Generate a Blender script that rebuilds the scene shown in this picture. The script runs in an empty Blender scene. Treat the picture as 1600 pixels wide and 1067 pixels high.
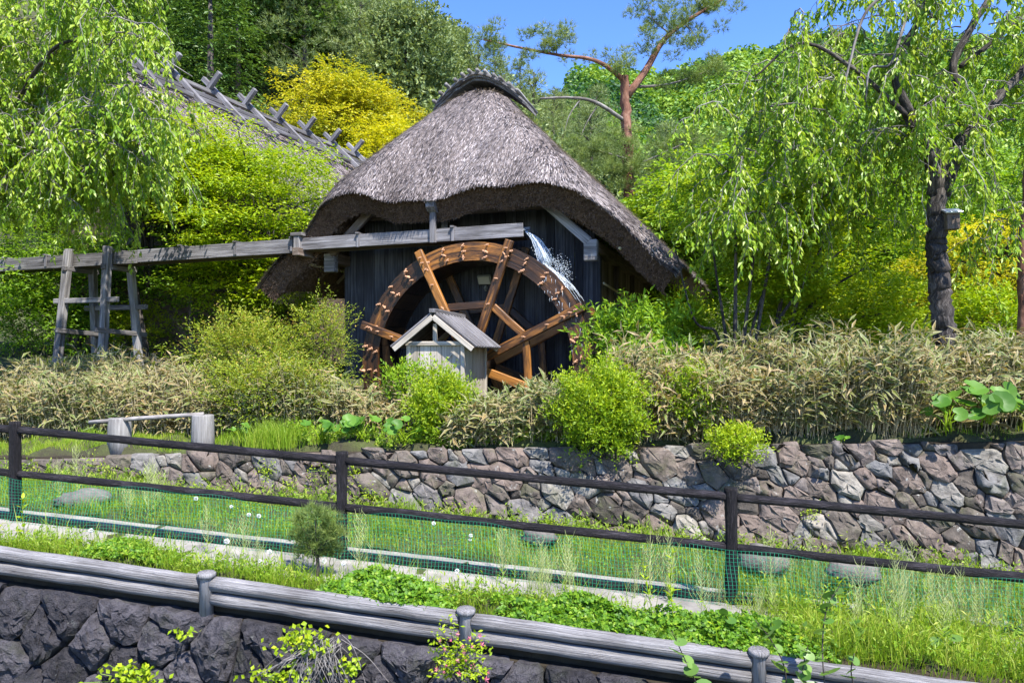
import bpy, math
import numpy as np
from mathutils import Vector

# ---------------------------------------------------------------- camera, sky, sun, exposure
SC = bpy.context.scene
COL = SC.collection
F, HY = 1150.0, 555.0                     # focal length in photo pixels, horizon row (1600 px wide photo)
cam_d = bpy.data.cameras.new('camera')
cam_d.sensor_width = 36.0
cam_d.lens = F / 1600 * 36.0
cam_d.shift_y = (HY - 533.5) / 1600
cam_d.clip_start, cam_d.clip_end = 0.1, 2000
cam = bpy.data.objects.new('camera', cam_d)
cam.location = (0, 0, 0)
cam.rotation_euler = (math.radians(90), 0, 0)
COL.objects.link(cam)
SC.camera = cam

SUN_EL, SUN_AZ = math.radians(57), math.radians(148)      # azimuth clockwise from +Y
world = bpy.data.worlds.new('World')
SC.world = world
world.use_nodes = True
wn = world.node_tree
bg = wn.nodes['Background']
sky = wn.nodes.new('ShaderNodeTexSky')
sky.sky_type = 'NISHITA'
sky.sun_disc = False
sky.sun_elevation, sky.sun_rotation = SUN_EL, SUN_AZ
sky.altitude, sky.air_density, sky.dust_density, sky.ozone_density = 900, 1.0, 0.15, 4.0
hs = wn.nodes.new('ShaderNodeHueSaturation')
hs.inputs['Saturation'].default_value = 1.2
hs.inputs['Hue'].default_value = 0.515
hs.inputs['Value'].default_value = 0.92
wn.links.new(sky.outputs[0], hs.inputs['Color'])
wn.links.new(hs.outputs[0], bg.inputs[0])
bg.inputs[1].default_value = 0.15
sun_d = bpy.data.lights.new('sun', 'SUN')
sun_d.energy = 4.3
sun_d.angle = math.radians(0.53)
sun_d.color = (1.0, 0.955, 0.88)
sun = bpy.data.objects.new('sun', sun_d)
sdir = Vector((math.sin(SUN_AZ) * math.cos(SUN_EL), math.cos(SUN_AZ) * math.cos(SUN_EL), math.sin(SUN_EL)))
sun.rotation_euler = sdir.to_track_quat('Z', 'Y').to_euler()
sun.location = (20, -30, 40)
COL.objects.link(sun)
SC.view_settings.view_transform = 'Standard'
SC.view_settings.look = 'None'
SC.view_settings.exposure = 1.5
SC.view_settings.gamma = 1.0
SC.view_settings.use_curve_mapping = False

rng = np.random.default_rng(11)
A = np.array
SUNV = A(sdir)


def P(px, py, d):
    """the point seen at a photo pixel, at a chosen real distance"""
    return A([(px - 800) / F * d, d, (HY - py) / F * d])


def nrm(v):
    v = np.asarray(v, float)
    return v / np.maximum(np.linalg.norm(v, axis=-1, keepdims=True), 1e-9)


def sst(x, a, b):
    t = np.clip((np.asarray(x, float) - a) / (b - a), 0, 1)
    return t * t * (3 - 2 * t)


# ---------------------------------------------------------------- mesh building
ORG = {}


class MB:
    """collects shapes; build() links them as ONE mesh object. tint per face, edge and gc (grain coordinates) per point"""

    def __init__(s):
        s.v, s.f, s.t, s.e, s.g, s.n = [], [], [], [], [], 0

    def add(s, V, Fs, tint=0.5, edge=None, gc=None):
        V = np.asarray(V, float).reshape(-1, 3)
        if not isinstance(Fs, list):
            Fs = [Fs]
        for q in Fs:
            q = np.asarray(q, int)
            if len(q) == 0:
                continue
            s.f.append(q + s.n)
            t = np.asarray(tint, float)
            s.t.append(np.full(len(q), t) if t.ndim == 0 else (t if len(t) == len(q) else np.full(len(q), t.mean())))
        s.v.append(V)
        s.e.append(np.zeros(len(V)) if edge is None else np.asarray(edge, float))
        s.g.append(V if gc is None else np.asarray(gc, float))
        s.n += len(V)
        return s

    def mesh(s, name, mat, org=(0, 0, 0), smooth=False):
        me = bpy.data.meshes.new(name)
        V = np.concatenate(s.v) - np.asarray(org, float)
        me.vertices.add(len(V))
        me.vertices.foreach_set('co', V.astype(np.float32).ravel())
        nl = sum(q.size for q in s.f)
        npol = sum(len(q) for q in s.f)
        me.loops.add(nl)
        me.loops.foreach_set('vertex_index', np.concatenate([q.ravel() for q in s.f]).astype(np.int32))
        me.polygons.add(npol)
        tot = np.concatenate([np.full(len(q), q.shape[1]) for q in s.f])
        me.polygons.foreach_set('loop_start', np.concatenate([[0], np.cumsum(tot)[:-1]]).astype(np.int32))
        me.polygons.foreach_set('use_smooth', np.full(npol, smooth))
        me.update(calc_edges=True)
        a = me.attributes.new('tint', 'FLOAT', 'FACE')
        a.data.foreach_set('value', np.concatenate(s.t).astype(np.float32))
        a = me.attributes.new('edge', 'FLOAT', 'POINT')
        a.data.foreach_set('value', np.concatenate(s.e).astype(np.float32))
        a = me.attributes.new('gc', 'FLOAT_VECTOR', 'POINT')
        a.data.foreach_set('vector', np.concatenate(s.g).astype(np.float32).ravel())
        me.materials.append(mat)
        return me

    def build(s, name, mat, parent=None, smooth=False, kind=None, label=None):
        org = ORG.get(parent.name, (0, 0, 0)) if parent else (0, 0, 0)
        o = bpy.data.objects.new(name, s.mesh(name, mat, org, smooth))
        COL.objects.link(o)
        if parent:
            o.parent = parent
            ORG[o.name] = org
        if kind:
            o['kind'] = kind
        if label:
            o['label'] = label
        return o


def tag(o, label, cat, group=None):
    o['label'], o['category'] = label, cat
    if group:
        o['group'] = group
    return o


def thing(name, label, cat, loc, group=None):
    o = bpy.data.objects.new(name, None)
    o.empty_display_size = 0.2
    COL.objects.link(o)
    o.location = tuple(float(c) for c in loc)
    ORG[o.name] = tuple(float(c) for c in loc)
    return tag(o, label, cat, group)


def place(name, me, parent, loc, rot=(0, 0, 0), scl=(1, 1, 1)):
    """a part that shares mesh data; loc in world coordinates"""
    o = bpy.data.objects.new(name, me)
    COL.objects.link(o)
    org = ORG.get(parent.name, (0, 0, 0))
    o.parent = parent
    ORG[o.name] = org
    o.location = tuple(float(loc[i] - org[i]) for i in range(3))
    o.rotation_euler = rot
    o.scale = scl
    return o


def dup(root, loc, rz=0.0, s=1.0, label=None, sz=None):
    def cp(o, par):
        c = o.copy()
        COL.objects.link(c)
        c.parent = par
        for ch in o.children:
            cp(ch, c)
        return c
    r = cp(root, None)
    r.location = tuple(float(c) for c in loc)
    r.rotation_euler = (0, 0, rz)
    r.scale = (s, s, sz or s)
    if label:
        r['label'] = label
    return r


def loft(S, closed=True, caps=True):
    """sections (n,k,3) -> verts, faces, grain coordinates"""
    S = np.asarray(S, float)
    n, k, _ = S.shape
    V = S.reshape(-1, 3)
    i = np.arange(n - 1)[:, None] * k
    j = np.arange(k if closed else k - 1)[None, :]
    j2 = (j + 1) % k
    Q = np.stack([i + j, i + j2, i + k + j2, i + k + j], -1).reshape(-1, 4)
    faces = [Q]
    if caps and closed:
        if k == 4:
            faces.append(A([[3, 2, 1, 0], [(n - 1) * k, (n - 1) * k + 1, (n - 1) * k + 2, (n - 1) * k + 3]]))
        else:
            faces.append(A([list(range(k - 1, -1, -1)), list(range((n - 1) * k, n * k))]))
    c = S.mean(1)
    d = np.concatenate([[0], np.cumsum(np.linalg.norm(np.diff(c, axis=0), axis=1))])
    tg = nrm(np.gradient(c, axis=0)) if n > 1 else np.zeros_like(c)
    a1 = nrm(S[:, 1] - S[:, 0])
    a2 = np.cross(tg, a1)
    rel = S - c[:, None]
    off = rng.uniform(0, 40, 3)
    gc = np.stack([np.repeat(d[:, None], k, 1), (rel * a1[:, None]).sum(-1), (rel * a2[:, None]).sum(-1)], -1).reshape(-1, 3) + off
    return V, faces, gc


def frames(pts):
    pts = np.asarray(pts, float)
    tg = nrm(np.gradient(pts, axis=0))
    ref = A([0.31, 0.17, 0.93]) if abs(tg[0] @ A([0.31, 0.17, 0.93])) < 0.9 else A([1.0, 0.1, 0.0])
    a = np.zeros_like(pts)
    p = ref
    for i in range(len(pts)):
        p = p - tg[i] * (p @ tg[i])
        p = p / (np.linalg.norm(p) + 1e-9)
        a[i] = p
    return tg, a, np.cross(tg, a)


def tube(mb, pts, rad, k=6, tint=0.5, caps=True, rough=0.0):
    pts = np.asarray(pts, float)
    n = len(pts)
    rad = np.broadcast_to(np.asarray(rad, float), (n,))
    tg, a, b = frames(pts)
    th = np.arange(k) * 2 * math.pi / k
    m_ = max(2, n // 9)
    nz = rng.normal(size=(m_, k))
    ti = np.linspace(0, m_ - 1.001, n)
    i0 = ti.astype(int)
    f0 = (ti - i0)[:, None]
    nz = nz[i0] * (1 - f0) + nz[i0 + 1] * f0 if n > 5 else rng.normal(size=(n, k))
    r = rad[:, None] * (1 + rough * (1.2 * nz + .35 * rng.normal(size=(n, k))))
    S = pts[:, None] + r[..., None] * (np.cos(th)[None, :, None] * a[:, None] + np.sin(th)[None, :, None] * b[:, None])
    V, fs, gc = loft(S, True, caps)
    d = np.concatenate([[0], np.cumsum(np.linalg.norm(np.diff(pts, axis=0), axis=1))])
    gc = np.stack([np.repeat(d[:, None], k, 1), rad[:, None] * np.cos(th)[None], rad[:, None] * np.sin(th)[None]], -1).reshape(-1, 3) + rng.uniform(0, 40, 3)
    mb.add(V, fs, tint, gc=gc)


def smoothline(pts, n=12):
    """Catmull-Rom through the points"""
    p = np.asarray(pts, float)
    if len(p) < 3:
        return np.linspace(p[0], p[-1], n)
    q = np.vstack([2 * p[0] - p[1], p, 2 * p[-1] - p[-2]])
    out = []
    m = len(p) - 1
    for t in np.linspace(0, m - 1e-6, n):
        i = int(t)
        f = t - i
        a, b, c, d = q[i:i + 4]
        out.append(0.5 * (2 * b + (c - a) * f + (2 * a - 5 * b + 4 * c - d) * f * f + (3 * b - a - 3 * c + d) * f ** 3))
    return A(out)


_SG = A([[x, y, z] for x in (-1, 1) for y in (-1, 1) for z in (-1, 1)], float)


def cbox(mb, c, ax, h, ch=0.008, tint=0.5, long=0, warp=0.0):
    """chamfered box: centre, three axes, half sizes"""
    c, ax, h = np.asarray(c, float), np.asarray(ax, float), np.asarray(h, float)
    ch = min(ch, 0.45 * h.min())
    L = np.zeros((8, 3, 3))
    for k in range(3):
        q = np.full(3, 1.0) * (h - ch)
        q[k] = h[k]
        L[:, k] = _SG * q
    L = L.reshape(-1, 3)
    if warp:
        L = L + rng.normal(size=(8, 1, 3)).repeat(3, 1).reshape(-1, 3) * warp

    def ci(s):
        return (1 if s[0] > 0 else 0) * 4 + (1 if s[1] > 0 else 0) * 2 + (1 if s[2] > 0 else 0)
    quads, tris = [], []
    for k in range(3):
        i, j = (k + 1) % 3, (k + 2) % 3
        for sk in (-1, 1):
            q = []
            for si, sj in ((-1, -1), (1, -1), (1, 1), (-1, 1)):
                s = [0, 0, 0]
                s[k], s[i], s[j] = sk, si, sj
                q.append(ci(s) * 3 + k)
            quads.append(q)
        for si in (-1, 1):
            for sj in (-1, 1):
                s0, s1 = [0, 0, 0], [0, 0, 0]
                s0[k], s0[i], s0[j] = -1, si, sj
                s1[k], s1[i], s1[j] = 1, si, sj
                quads.append([ci(s0) * 3 + i, ci(s1) * 3 + i, ci(s1) * 3 + j, ci(s0) * 3 + j])
    for q in range(8):
        tris.append([q * 3, q * 3 + 1, q * 3 + 2])

    def fix(fs):
        fs = A(fs)
        p = L[fs]
        n = np.cross(p[:, 1] - p[:, 0], p[:, 2] - p[:, 0])
        fl = (n * p.mean(1)).sum(1) < 0
        fs[fl] = fs[fl][:, ::-1]
        return fs
    gc = np.roll(L, -long, axis=1) + rng.uniform(0, 40, 3)
    W = c + L @ ax
    if np.linalg.det(ax) < 0:
        mb.add(W, [fix(quads)[:, ::-1], fix(tris)[:, ::-1]], tint, gc=gc)
    else:
        mb.add(W, [fix(quads), fix(tris)], tint, gc=gc)


def beam(mb, p, q, w, h, up=(0, 0, 1), ch=0.008, tint=0.5, warp=0.0):
    """a squared timber from p to q"""
    p, q = np.asarray(p, float), np.asarray(q, float)
    x = nrm(q - p)
    z = np.asarray(up, float)
    z = nrm(z - x * (z @ x))
    y = np.cross(z, x)
    cbox(mb, (p + q) / 2, A([x, y, z]), [np.linalg.norm(q - p) / 2, w / 2, h / 2], ch, tint, 0, warp)


# ---------------------------------------------------------------- leaves
def leaves(mb, pos, ax, nr, L, W, tint, fold=0.25, mid=False, curl=0.0):
    pos, ax, nr = np.asarray(pos, float), nrm(ax), np.asarray(nr, float)
    n = len(pos)
    if n == 0:
        return
    side = nrm(np.cross(ax, nr))
    nn = np.cross(side, ax)
    L = np.broadcast_to(np.asarray(L, float), (n,))[:, None]
    W = np.broadcast_to(np.asarray(W, float), (n,))[:, None]
    tint = np.broadcast_to(np.asarray(tint, float), (n,))
    m = pos + ax * L * 0.45
    l = m - side * W * 0.5 + nn * W * fold
    r = m + side * W * 0.5 + nn * W * fold
    tip = pos + ax * L - nn * L * curl
    if mid:
        V = np.stack([pos, l, tip, r, m], 1).reshape(-1, 3)
        b = np.arange(n)[:, None] * 5
        T = np.stack([b + A([[0, 3, 4]]), b + A([[3, 2, 4]]), b + A([[2, 1, 4]]), b + A([[1, 0, 4]])], 1).reshape(-1, 3)
        e = np.tile(A([1, 1, 1, 1, -1.0]), n)
        mb.add(V, T, np.repeat(tint, 4), e)
    else:
        V = np.stack([pos, l, tip, r], 1).reshape(-1, 3)
        b = np.arange(n)[:, None] * 4
        T = np.stack([b + A([[0, 3, 2]]), b + A([[0, 2, 1]])], 1).reshape(-1, 3)
        mb.add(V, T, np.repeat(tint, 2))


def rdir(n, zs=1.0):
    d = rng.normal(size=(n, 3))
    d[:, 2] *= zs
    return nrm(d)


def sprays(mb, O, D, Lt, k, L, W, mode='flat', tint=0.5, tj=0.18, droop=0.15):
    """k leaves along each of many twigs"""
    n = len(O)
    D = nrm(D)
    up = A([0, 0, 1.0])
    perp = nrm(np.cross(D, up) + 1e-6)
    Lt = np.broadcast_to(np.asarray(Lt, float), (n,))[:, None]
    tint = np.broadcast_to(np.asarray(tint, float), (n,))
    for j in range(k):
        u = (j + 0.6) / k
        pos = O + D * Lt * u - up * droop * Lt * u * u + rng.normal(size=(n, 3)) * 0.012
        sg = (1 if j % 2 else -1)
        if mode == 'flat':
            ax = D * 0.7 + perp * sg * (0.9 if j < k - 1 else 0.1) + rng.normal(size=(n, 3)) * 0.3 - up * 0.15
            nr = up * .75 + SUNV * .5 + rng.normal(size=(n, 3)) * 0.35
        elif mode == 'hang':
            ax = D * 0.35 + perp * sg * 0.6 - up * 0.75 + rng.normal(size=(n, 3)) * 0.35
            nr = nrm(rng.normal(size=(n, 3)) * .7 + A([0.2, -0.5, 0.8]))
        else:
            ax = D * 0.6 + rng.normal(size=(n, 3)) * 0.8 + up * 0.15
            nr = up * 0.5 + SUNV * .5 + rng.normal(size=(n, 3)) * 0.6 + D * 0.3
        s = rng.uniform(0.7, 1.2, n)
        leaves(mb, pos, ax, nr, L * s, W * s, np.clip(tint + rng.normal(size=n) * tj, 0, 1))


# ---------------------------------------------------------------- materials
def newmat(name):
    m = bpy.data.materials.new(name)
    m.use_nodes = True
    t = m.node_tree
    return m, t, t.nodes['Principled BSDF'], t.nodes['Material Output']


def nd(t, typ, **kw):
    n = t.nodes.new('ShaderNode' + typ)
    for k, v in kw.items():
        setattr(n, k, v)
    return n


def ramp(t, fac, stops):
    r = nd(t, 'ValToRGB')
    e = r.color_ramp.elements
    while len(e) < len(stops):
        e.new(0.5)
    for q, (p, c) in zip(e, stops):
        q.position = p
        q.color = (c[0], c[1], c[2], 1)
    t.links.new(fac, r.inputs[0])
    return r.outputs[0]


def attr(t, name):
    return nd(t, 'Attribute', attribute_name=name)


def mapped(t, vec, scale):
    m = nd(t, 'Mapping')
    m.inputs['Scale'].default_value = scale
    t.links.new(vec, m.inputs['Vector'])
    return m.outputs[0]


def noise(t, vec, scale, detail=4, rough=0.55, dist=0.0):
    n = nd(t, 'TexNoise')
    n.inputs['Scale'].default_value = scale
    n.inputs['Detail'].default_value = detail
    n.inputs['Roughness'].default_value = rough
    n.inputs['Distortion'].default_value = dist
    t.links.new(vec, n.inputs['Vector'])
    return n.outputs[0]


def mathn(t, op, a, b, clamp=False):
    n = nd(t, 'Math', operation=op, use_clamp=clamp)
    for i, x in enumerate((a, b)):
        if hasattr(x, 'is_output'):
            t.links.new(x, n.inputs[i])
        else:
            n.inputs[i].default_value = x
    return n.outputs[0]


def mixc(t, fac, a, b, mode='MIX'):
    n = nd(t, 'Mix', data_type='RGBA', blend_type=mode)
    for x, i in ((fac, 0), (a, 6), (b, 7)):
        if hasattr(x, 'is_output'):
            t.links.new(x, n.inputs[i])
        elif i == 0:
            n.inputs[0].default_value = x
        else:
            n.inputs[i].default_value = (x[0], x[1], x[2], 1)
    return n.outputs[2]


def bump(t, h, strength, dist, bs):
    b = nd(t, 'Bump')
    b.inputs['Strength'].default_value = strength
    b.inputs['Distance'].default_value = dist
    t.links.new(h, b.inputs['Height'])
    t.links.new(b.outputs[0], bs.inputs['Normal'])


def leafmat(name, stops, trans=0.42, rough=0.5, edge=None, spec=0.35):
    m, t, bs, out = newmat(name)
    c = ramp(t, attr(t, 'tint').outputs['Fac'], stops)
    if edge:
        f = nd(t, 'MapRange')
        f.inputs['From Min'].default_value = edge[1]
        f.inputs['From Max'].default_value = edge[1] + 0.25
        t.links.new(attr(t, 'edge').outputs['Fac'], f.inputs['Value'])
        c = mixc(t, f.outputs[0], c, edge[0])
    t.links.new(c, bs.inputs['Base Color'])
    bs.inputs['Roughness'].default_value = rough
    bs.inputs['Specular IOR Level'].default_value = spec
    tr = nd(t, 'BsdfTranslucent')
    g = mixc(t, 1.0, c, (1.15, 1.1, 0.55), 'MULTIPLY')
    t.links.new(g, tr.inputs['Color'])
    mx = nd(t, 'MixShader')
    mx.inputs[0].default_value = trans
    t.links.new(bs.outputs[0], mx.inputs[1])
    t.links.new(tr.outputs[0], mx.inputs[2])
    t.links.new(mx.outputs[0], out.inputs['Surface'])
    return m


def woodmat(name, dark, mid, light, grain=(1.2, 22, 22), rough=0.75, bstr=0.5, big=1.2, spec=0.3, tintamt=0.7):
    m, t, bs, out = newmat(name)
    g = attr(t, 'gc').outputs['Vector']
    n1 = noise(t, mapped(t, g, grain), 1.0, 6, 0.65, 0.6)
    n2 = noise(t, mapped(t, g, (0.7, 2.0, 2.0)), big, 3)
    f = mathn(t, 'ADD', mathn(t, 'MULTIPLY', n1, 0.62), mathn(t, 'MULTIPLY', n2, 0.38))
    f = mathn(t, 'ADD', f, mathn(t, 'MULTIPLY', mathn(t, 'SUBTRACT', attr(t, 'tint').outputs['Fac'], 0.5), 0.3 * tintamt))
    c = ramp(t, f, [(0.34, dark), (0.5, mid), (0.66, light)])
    t.links.new(c, bs.inputs['Base Color'])
    bs.inputs['Roughness'].default_value = rough
    bs.inputs['Specular IOR Level'].default_value = spec
    bump(t, n1, bstr, 0.02, bs)
    return m


def stonemat(name, stops, scale=6.0, bstr=0.8, dark=(0.3, 0.3, 0.3), lichen=None, bd=0.04, moss=None):
    m, t, bs, out = newmat(name)
    co = attr(t, 'gc').outputs['Vector']
    c = ramp(t, attr(t, 'tint').outputs['Fac'], stops)
    n1 = noise(t, co, scale, 8, 0.65, 0.3)
    n2 = noise(t, co, scale * 5, 5, 0.7)
    v = ramp(t, n1, [(0.3, dark), (0.6, (1.15, 1.12, 1.08))])
    c = mixc(t, 1.0, c, v, 'MULTIPLY')
    c = mixc(t, mathn(t, 'MULTIPLY', n2, 0.5), c, mixc(t, 1.0, c, (0.45, 0.45, 0.45), 'MULTIPLY'))
    if moss:
        l = ramp(t, noise(t, co, scale * .35, 7, 0.7), [(0.52, (0, 0, 0)), (0.72, (.75, .75, .75))])
        c = mixc(t, l, c, moss)
    if lichen:
        l = ramp(t, noise(t, co, scale * 1.7, 6, 0.7), [(0.62, (0, 0, 0)), (0.70, (1, 1, 1))])
        c = mixc(t, l, c, lichen)
    t.links.new(c, bs.inputs['Base Color'])
    bs.inputs['Roughness'].default_value = 0.9
    bs.inputs['Specular IOR Level'].default_value = 0.25
    h = mathn(t, 'ADD', n1, mathn(t, 'MULTIPLY', n2, 0.35))
    bump(t, h, bstr, bd, bs)
    return m


M = {}
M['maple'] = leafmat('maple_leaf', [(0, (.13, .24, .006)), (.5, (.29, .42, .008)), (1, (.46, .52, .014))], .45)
M['maple_yellow'] = leafmat('maple_yellow_leaf', [(0, (.30, .33, .008)), (.5, (.50, .48, .012)), (1, (.64, .56, .02))], .45)
M['golden'] = leafmat('golden_leaf', [(0, (.20, .27, .012)), (.5, (.42, .42, .02)), (1, (.64, .56, .04))], .4)
M['cherry'] = leafmat('cherry_leaf', [(0, (.11, .23, .015)), (.5, (.22, .37, .02)), (1, (.40, .50, .05))], .45, .42, None, .45)
M['broad'] = leafmat('broad_leaf', [(0, (.08, .18, .010)), (.5, (.19, .34, .013)), (1, (.36, .46, .02))], .44)
M['shrub'] = leafmat('shrub_leaf', [(0, (.12, .23, .006)), (.5, (.27, .40, .010)), (1, (.45, .52, .016))], .44)
M['clover'] = leafmat('clover_leaf', [(0, (.05, .14, .010)), (.5, (.13, .28, .014)), (1, (.30, .43, .03))], .4)
M['enki'] = leafmat('warm_shrub_leaf', [(0, (.08, .14, .010)), (.5, (.20, .28, .018)), (.85, (.36, .40, .03)), (1, (.46, .33, .07))], .42)
M['evergreen'] = leafmat('evergreen_leaf', [(0, (.03, .08, .014)), (.5, (.08, .16, .026)), (1, (.17, .26, .05))], .3)
M['pine'] = leafmat('pine_needle', [(0, (.08, .13, .045)), (.5, (.18, .245, .085)), (1, (.33, .39, .14))], .3)
M['redpine'] = leafmat('red_pine_needle', [(0, (.07, .12, .03)), (.5, (.16, .23, .055)), (1, (.31, .37, .10))], .35)
M['hill'] = leafmat('hill_leaf', [(0, (.025, .085, .03)), (.5, (.13, .27, .03)), (1, (.29, .41, .05))], .35)
M['sasa'] = leafmat('bamboo_grass_leaf', [(0, (.07, .12, .02)), (.3, (.16, .20, .04)), (.6, (.20, .18, .055)), (.85, (.29, .20, .08)), (1, (.40, .30, .15))], .3, .5, ((.60, .53, .36), 0.70))
M['grass'] = leafmat('grass_blade', [(0, (.11, .22, .012)), (.5, (.24, .38, .022)), (1, (.46, .48, .09))], .45)
M['pod'] = leafmat('seed_stalk', [(0, (.30, .38, .10)), (1, (.55, .58, .28))], .3)
M['butterbur'] = leafmat('butterbur_leaf', [(0, (.05, .15, .014)), (1, (.14, .29, .03))], .4, .5)
M['knot'] = leafmat('knotweed_leaf', [(0, (.07, .18, .025)), (1, (.20, .32, .07))], .4, .4, None, .5)
M['pink'] = leafmat('pink_petal', [(0, (.60, .06, .17)), (1, (.80, .25, .36))], .35)
M['bark'] = woodmat('bark', (.012, .010, .009), (.05, .042, .037), (.20, .175, .155), (7, 34, 34), .95, 1.8)
M['bark_pale'] = woodmat('pale_twig', (.05, .04, .035), (.13, .115, .105), (.30, .28, .265), (4, 14, 14), .85, .6)
M['bark_red'] = woodmat('red_pine_bark', (.05, .022, .016), (.17, .078, .05), (.33, .19, .13), (4, 9, 9), .9, .9)
M['thatch'] = stonemat('thatch', [(0, (.10, .085, .08)), (.5, (.25, .215, .21)), (1, (.46, .41, .42))], 9, 1.0, (.35, .33, .33), None, .06)
M['thatch_under'] = stonemat('thatch_underside', [(0, (.13, .08, .05)), (1, (.24, .16, .11))], 14, 1.0, (.3, .3, .3), None, .06)
M['straw'] = leafmat('straw', [(0, (.016, .013, .013)), (.3, (.085, .071, .07)), (.6, (.27, .235, .235)), (1, (.62, .56, .56))], .12, .7, None, .2)
M['hutwood'] = woodmat('dark_hut_board', (.010, .010, .013), (.030, .030, .036), (.085, .088, .10), (.9, 26, 26), .75, .6)
M['hutbeam'] = woodmat('brown_beam', (.04, .028, .02), (.11, .08, .06), (.22, .18, .15), (1.0, 22, 22), .8, .5)
M['wheel'] = woodmat('wet_wheel_wood', (.008, .005, .003), (.055, .023, .007), (.33, .135, .024), (1.6, 14, 14), .5, .7, 2.6, .45, 1.0)
M['wheel_dark'] = woodmat('soaked_wheel_wood', (.006, .005, .004), (.018, .012, .008), (.05, .03, .015), (1.6, 14, 14), .4, .7, 2.6, .5)
M['peg'] = woodmat('peg_wood', (.30, .13, .06), (.50, .26, .14), (.65, .42, .28), (3, 20, 20), .6, .3)
M['grey'] = woodmat('weathered_grey_wood', (.035, .03, .028), (.12, .113, .115), (.26, .25, .26), (1.3, 24, 24), .85, .7)
M['trestle'] = woodmat('trestle_wood', (.035, .031, .029), (.145, .135, .13), (.32, .305, .30), (1.3, 22, 22), .85, .8)
M['pale'] = woodmat('pale_board', (.16, .135, .10), (.37, .325, .265), (.50, .455, .39), (1.0, 26, 26), .8, .4)
M['pipe'] = woodmat('dark_fence_log', (.003, .002, .003), (.010, .008, .010), (.065, .056, .066), (9, 110, 110), .7, 1.8, 4, .3)
M['log'] = woodmat('pale_guard_log', (.05, .044, .04), (.185, .178, .18), (.32, .31, .315), (1.6, 75, 75), .95, 1.2, 2.5, .08)
M['stump'] = woodmat('stump_wood', (.09, .08, .07), (.20, .19, .18), (.32, .305, .29), (2, 24, 24), .85, .8)
M['bamboo'] = woodmat('bamboo_pole', (.25, .19, .09), (.42, .34, .19), (.58, .50, .32), (.6, 8, 8), .5, .2)
M['stone'] = stonemat('wall_stone', [(0, (.065, .056, .05)), (.25, (.14, .122, .105)), (.5, (.19, .15, .13)), (.75, (.165, .165, .168)), (1, (.29, .27, .235))], 6, 1.0, (.34, .33, .32), (.36, .36, .33), .04, (.075, .085, .035))
M['block'] = stonemat('dark_block', [(0, (.05, .048, .056)), (1, (.15, .142, .165))], 9, 1.0, (.3, .3, .32), (.16, .16, .15), .12, (.05, .055, .03))
M['boulder'] = stonemat('boulder', [(0, (.12, .11, .10)), (1, (.22, .21, .20))], 5, .9, (.5, .5, .5), (.5, .5, .46))
M['soil'] = stonemat('soil', [(0, (.035, .028, .018)), (1, (.07, .055, .035))], 3, .8, (.5, .5, .5), None, .05)
M['concrete'] = stonemat('concrete', [(0, (.25, .24, .222)), (1, (.31, .297, .28))], 2.5, .35, (.55, .55, .54), None, .01)
# ---------------------------------------------------------------- the lie of the land
OX, OY, YAW = -0.36, 15.23, math.radians(19.2)
UU = A([math.cos(YAW), -math.sin(YAW), 0])       # along the hut front
VV = A([math.sin(YAW), math.cos(YAW), 0])        # back into the hut
ZZ = A([0, 0, 1.0])
S0 = -0.67                                       # middle of the hut front


def HF(s, t, z):
    return A([OX, OY, 0]) + UU * s + VV * t + ZZ * z


def to_hf(x, y):
    dx, dy = x - OX, y - OY
    return dx * UU[0] + dy * UU[1], dx * VV[0] + dy * VV[1]


def zt(x):
    return -2.02 - 0.072 * (np.clip(x, -14, 14) + 1.66)


def yg(x):
    return 5.79 - 0.16 * np.clip(x, -30, 30)


def yf(x):
    return 7.18 - 0.145 * (np.clip(x, -30, 30) + 1.66)


def yw(x):
    return 9.25 - 0.135 * np.clip(x, -30, 30)


def zw(x):
    return -1.2 + 0.03 * np.clip(x, -16, 10)


AX_ = A([-.9, -.45, -.17, -.087, .043, .13, .2, .5, .9])
ZL_ = A([26, 26, 25, 17.5, 12.5, 9.5, 3, 1, 1])           # height of the near wooded slope at 60 m
AR_ = A([-.9, -.3, .1, .174, .304, .435, .7, 1.2])
SR_ = A([.30, .30, .26, .29, .335, .365, .36, .33])      # slope of the far hill


def gz(x, y):
    x, y = np.asarray(x, float), np.asarray(y, float)
    n = 0.05 * np.sin(x * 2.1 + y * 1.3) + 0.04 * np.sin(x * 5.3 - y * 3.7) + 0.03 * np.sin(9.1 * x + 7.7 * y)
    low = -3.4 + n
    ter = zt(x) + 0.5 * n + 0.07 * sst(y, yg(x) + .9, yg(x)) + 0.05 * sst(y, yw(x) - .8, yw(x))
    d = np.maximum(y - yw(x), 0)
    up = zw(x) + 0.11 * np.minimum(d, 9) + 0.02 * np.clip(d - 9, 0, 30) + n
    up = up + 0.09 * np.maximum(-x - 4, 0) * sst(y, 12, 17) * (np.clip(-x, 0, 12) > 0)
    a = x / np.maximum(y, 5)
    up = up + np.interp(a, AX_, ZL_) * sst(y, 22, 62) * (y > 20)
    up = up + np.interp(a, AR_, SR_) * 185 * sst(y, 55, 190) * (y > 50)
    z = np.where(y < yg(x) + 0.10, low, ter)
    z = np.where(y > yw(x) + 0.2 * np.maximum(zw(x) - zt(x), 0) + 0.13, up, z)
    s, t = to_hf(x, y)
    pit = (np.abs(s) < 2.75) & (t > -1.55) & (t < -0.12)
    return np.where(pit, -2.9, z)


def axis(lo, hi, dense_lo, dense_hi, st):
    a = list(np.arange(dense_lo, dense_hi + 1e-6, st))
    q, s = dense_hi, st
    while q < hi:
        s *= 1.18
        q += s
        a.append(q)
    q, s = dense_lo, st
    while q > lo:
        s *= 1.25
        q -= s
        a.insert(0, q)
    return A(a)


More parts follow.
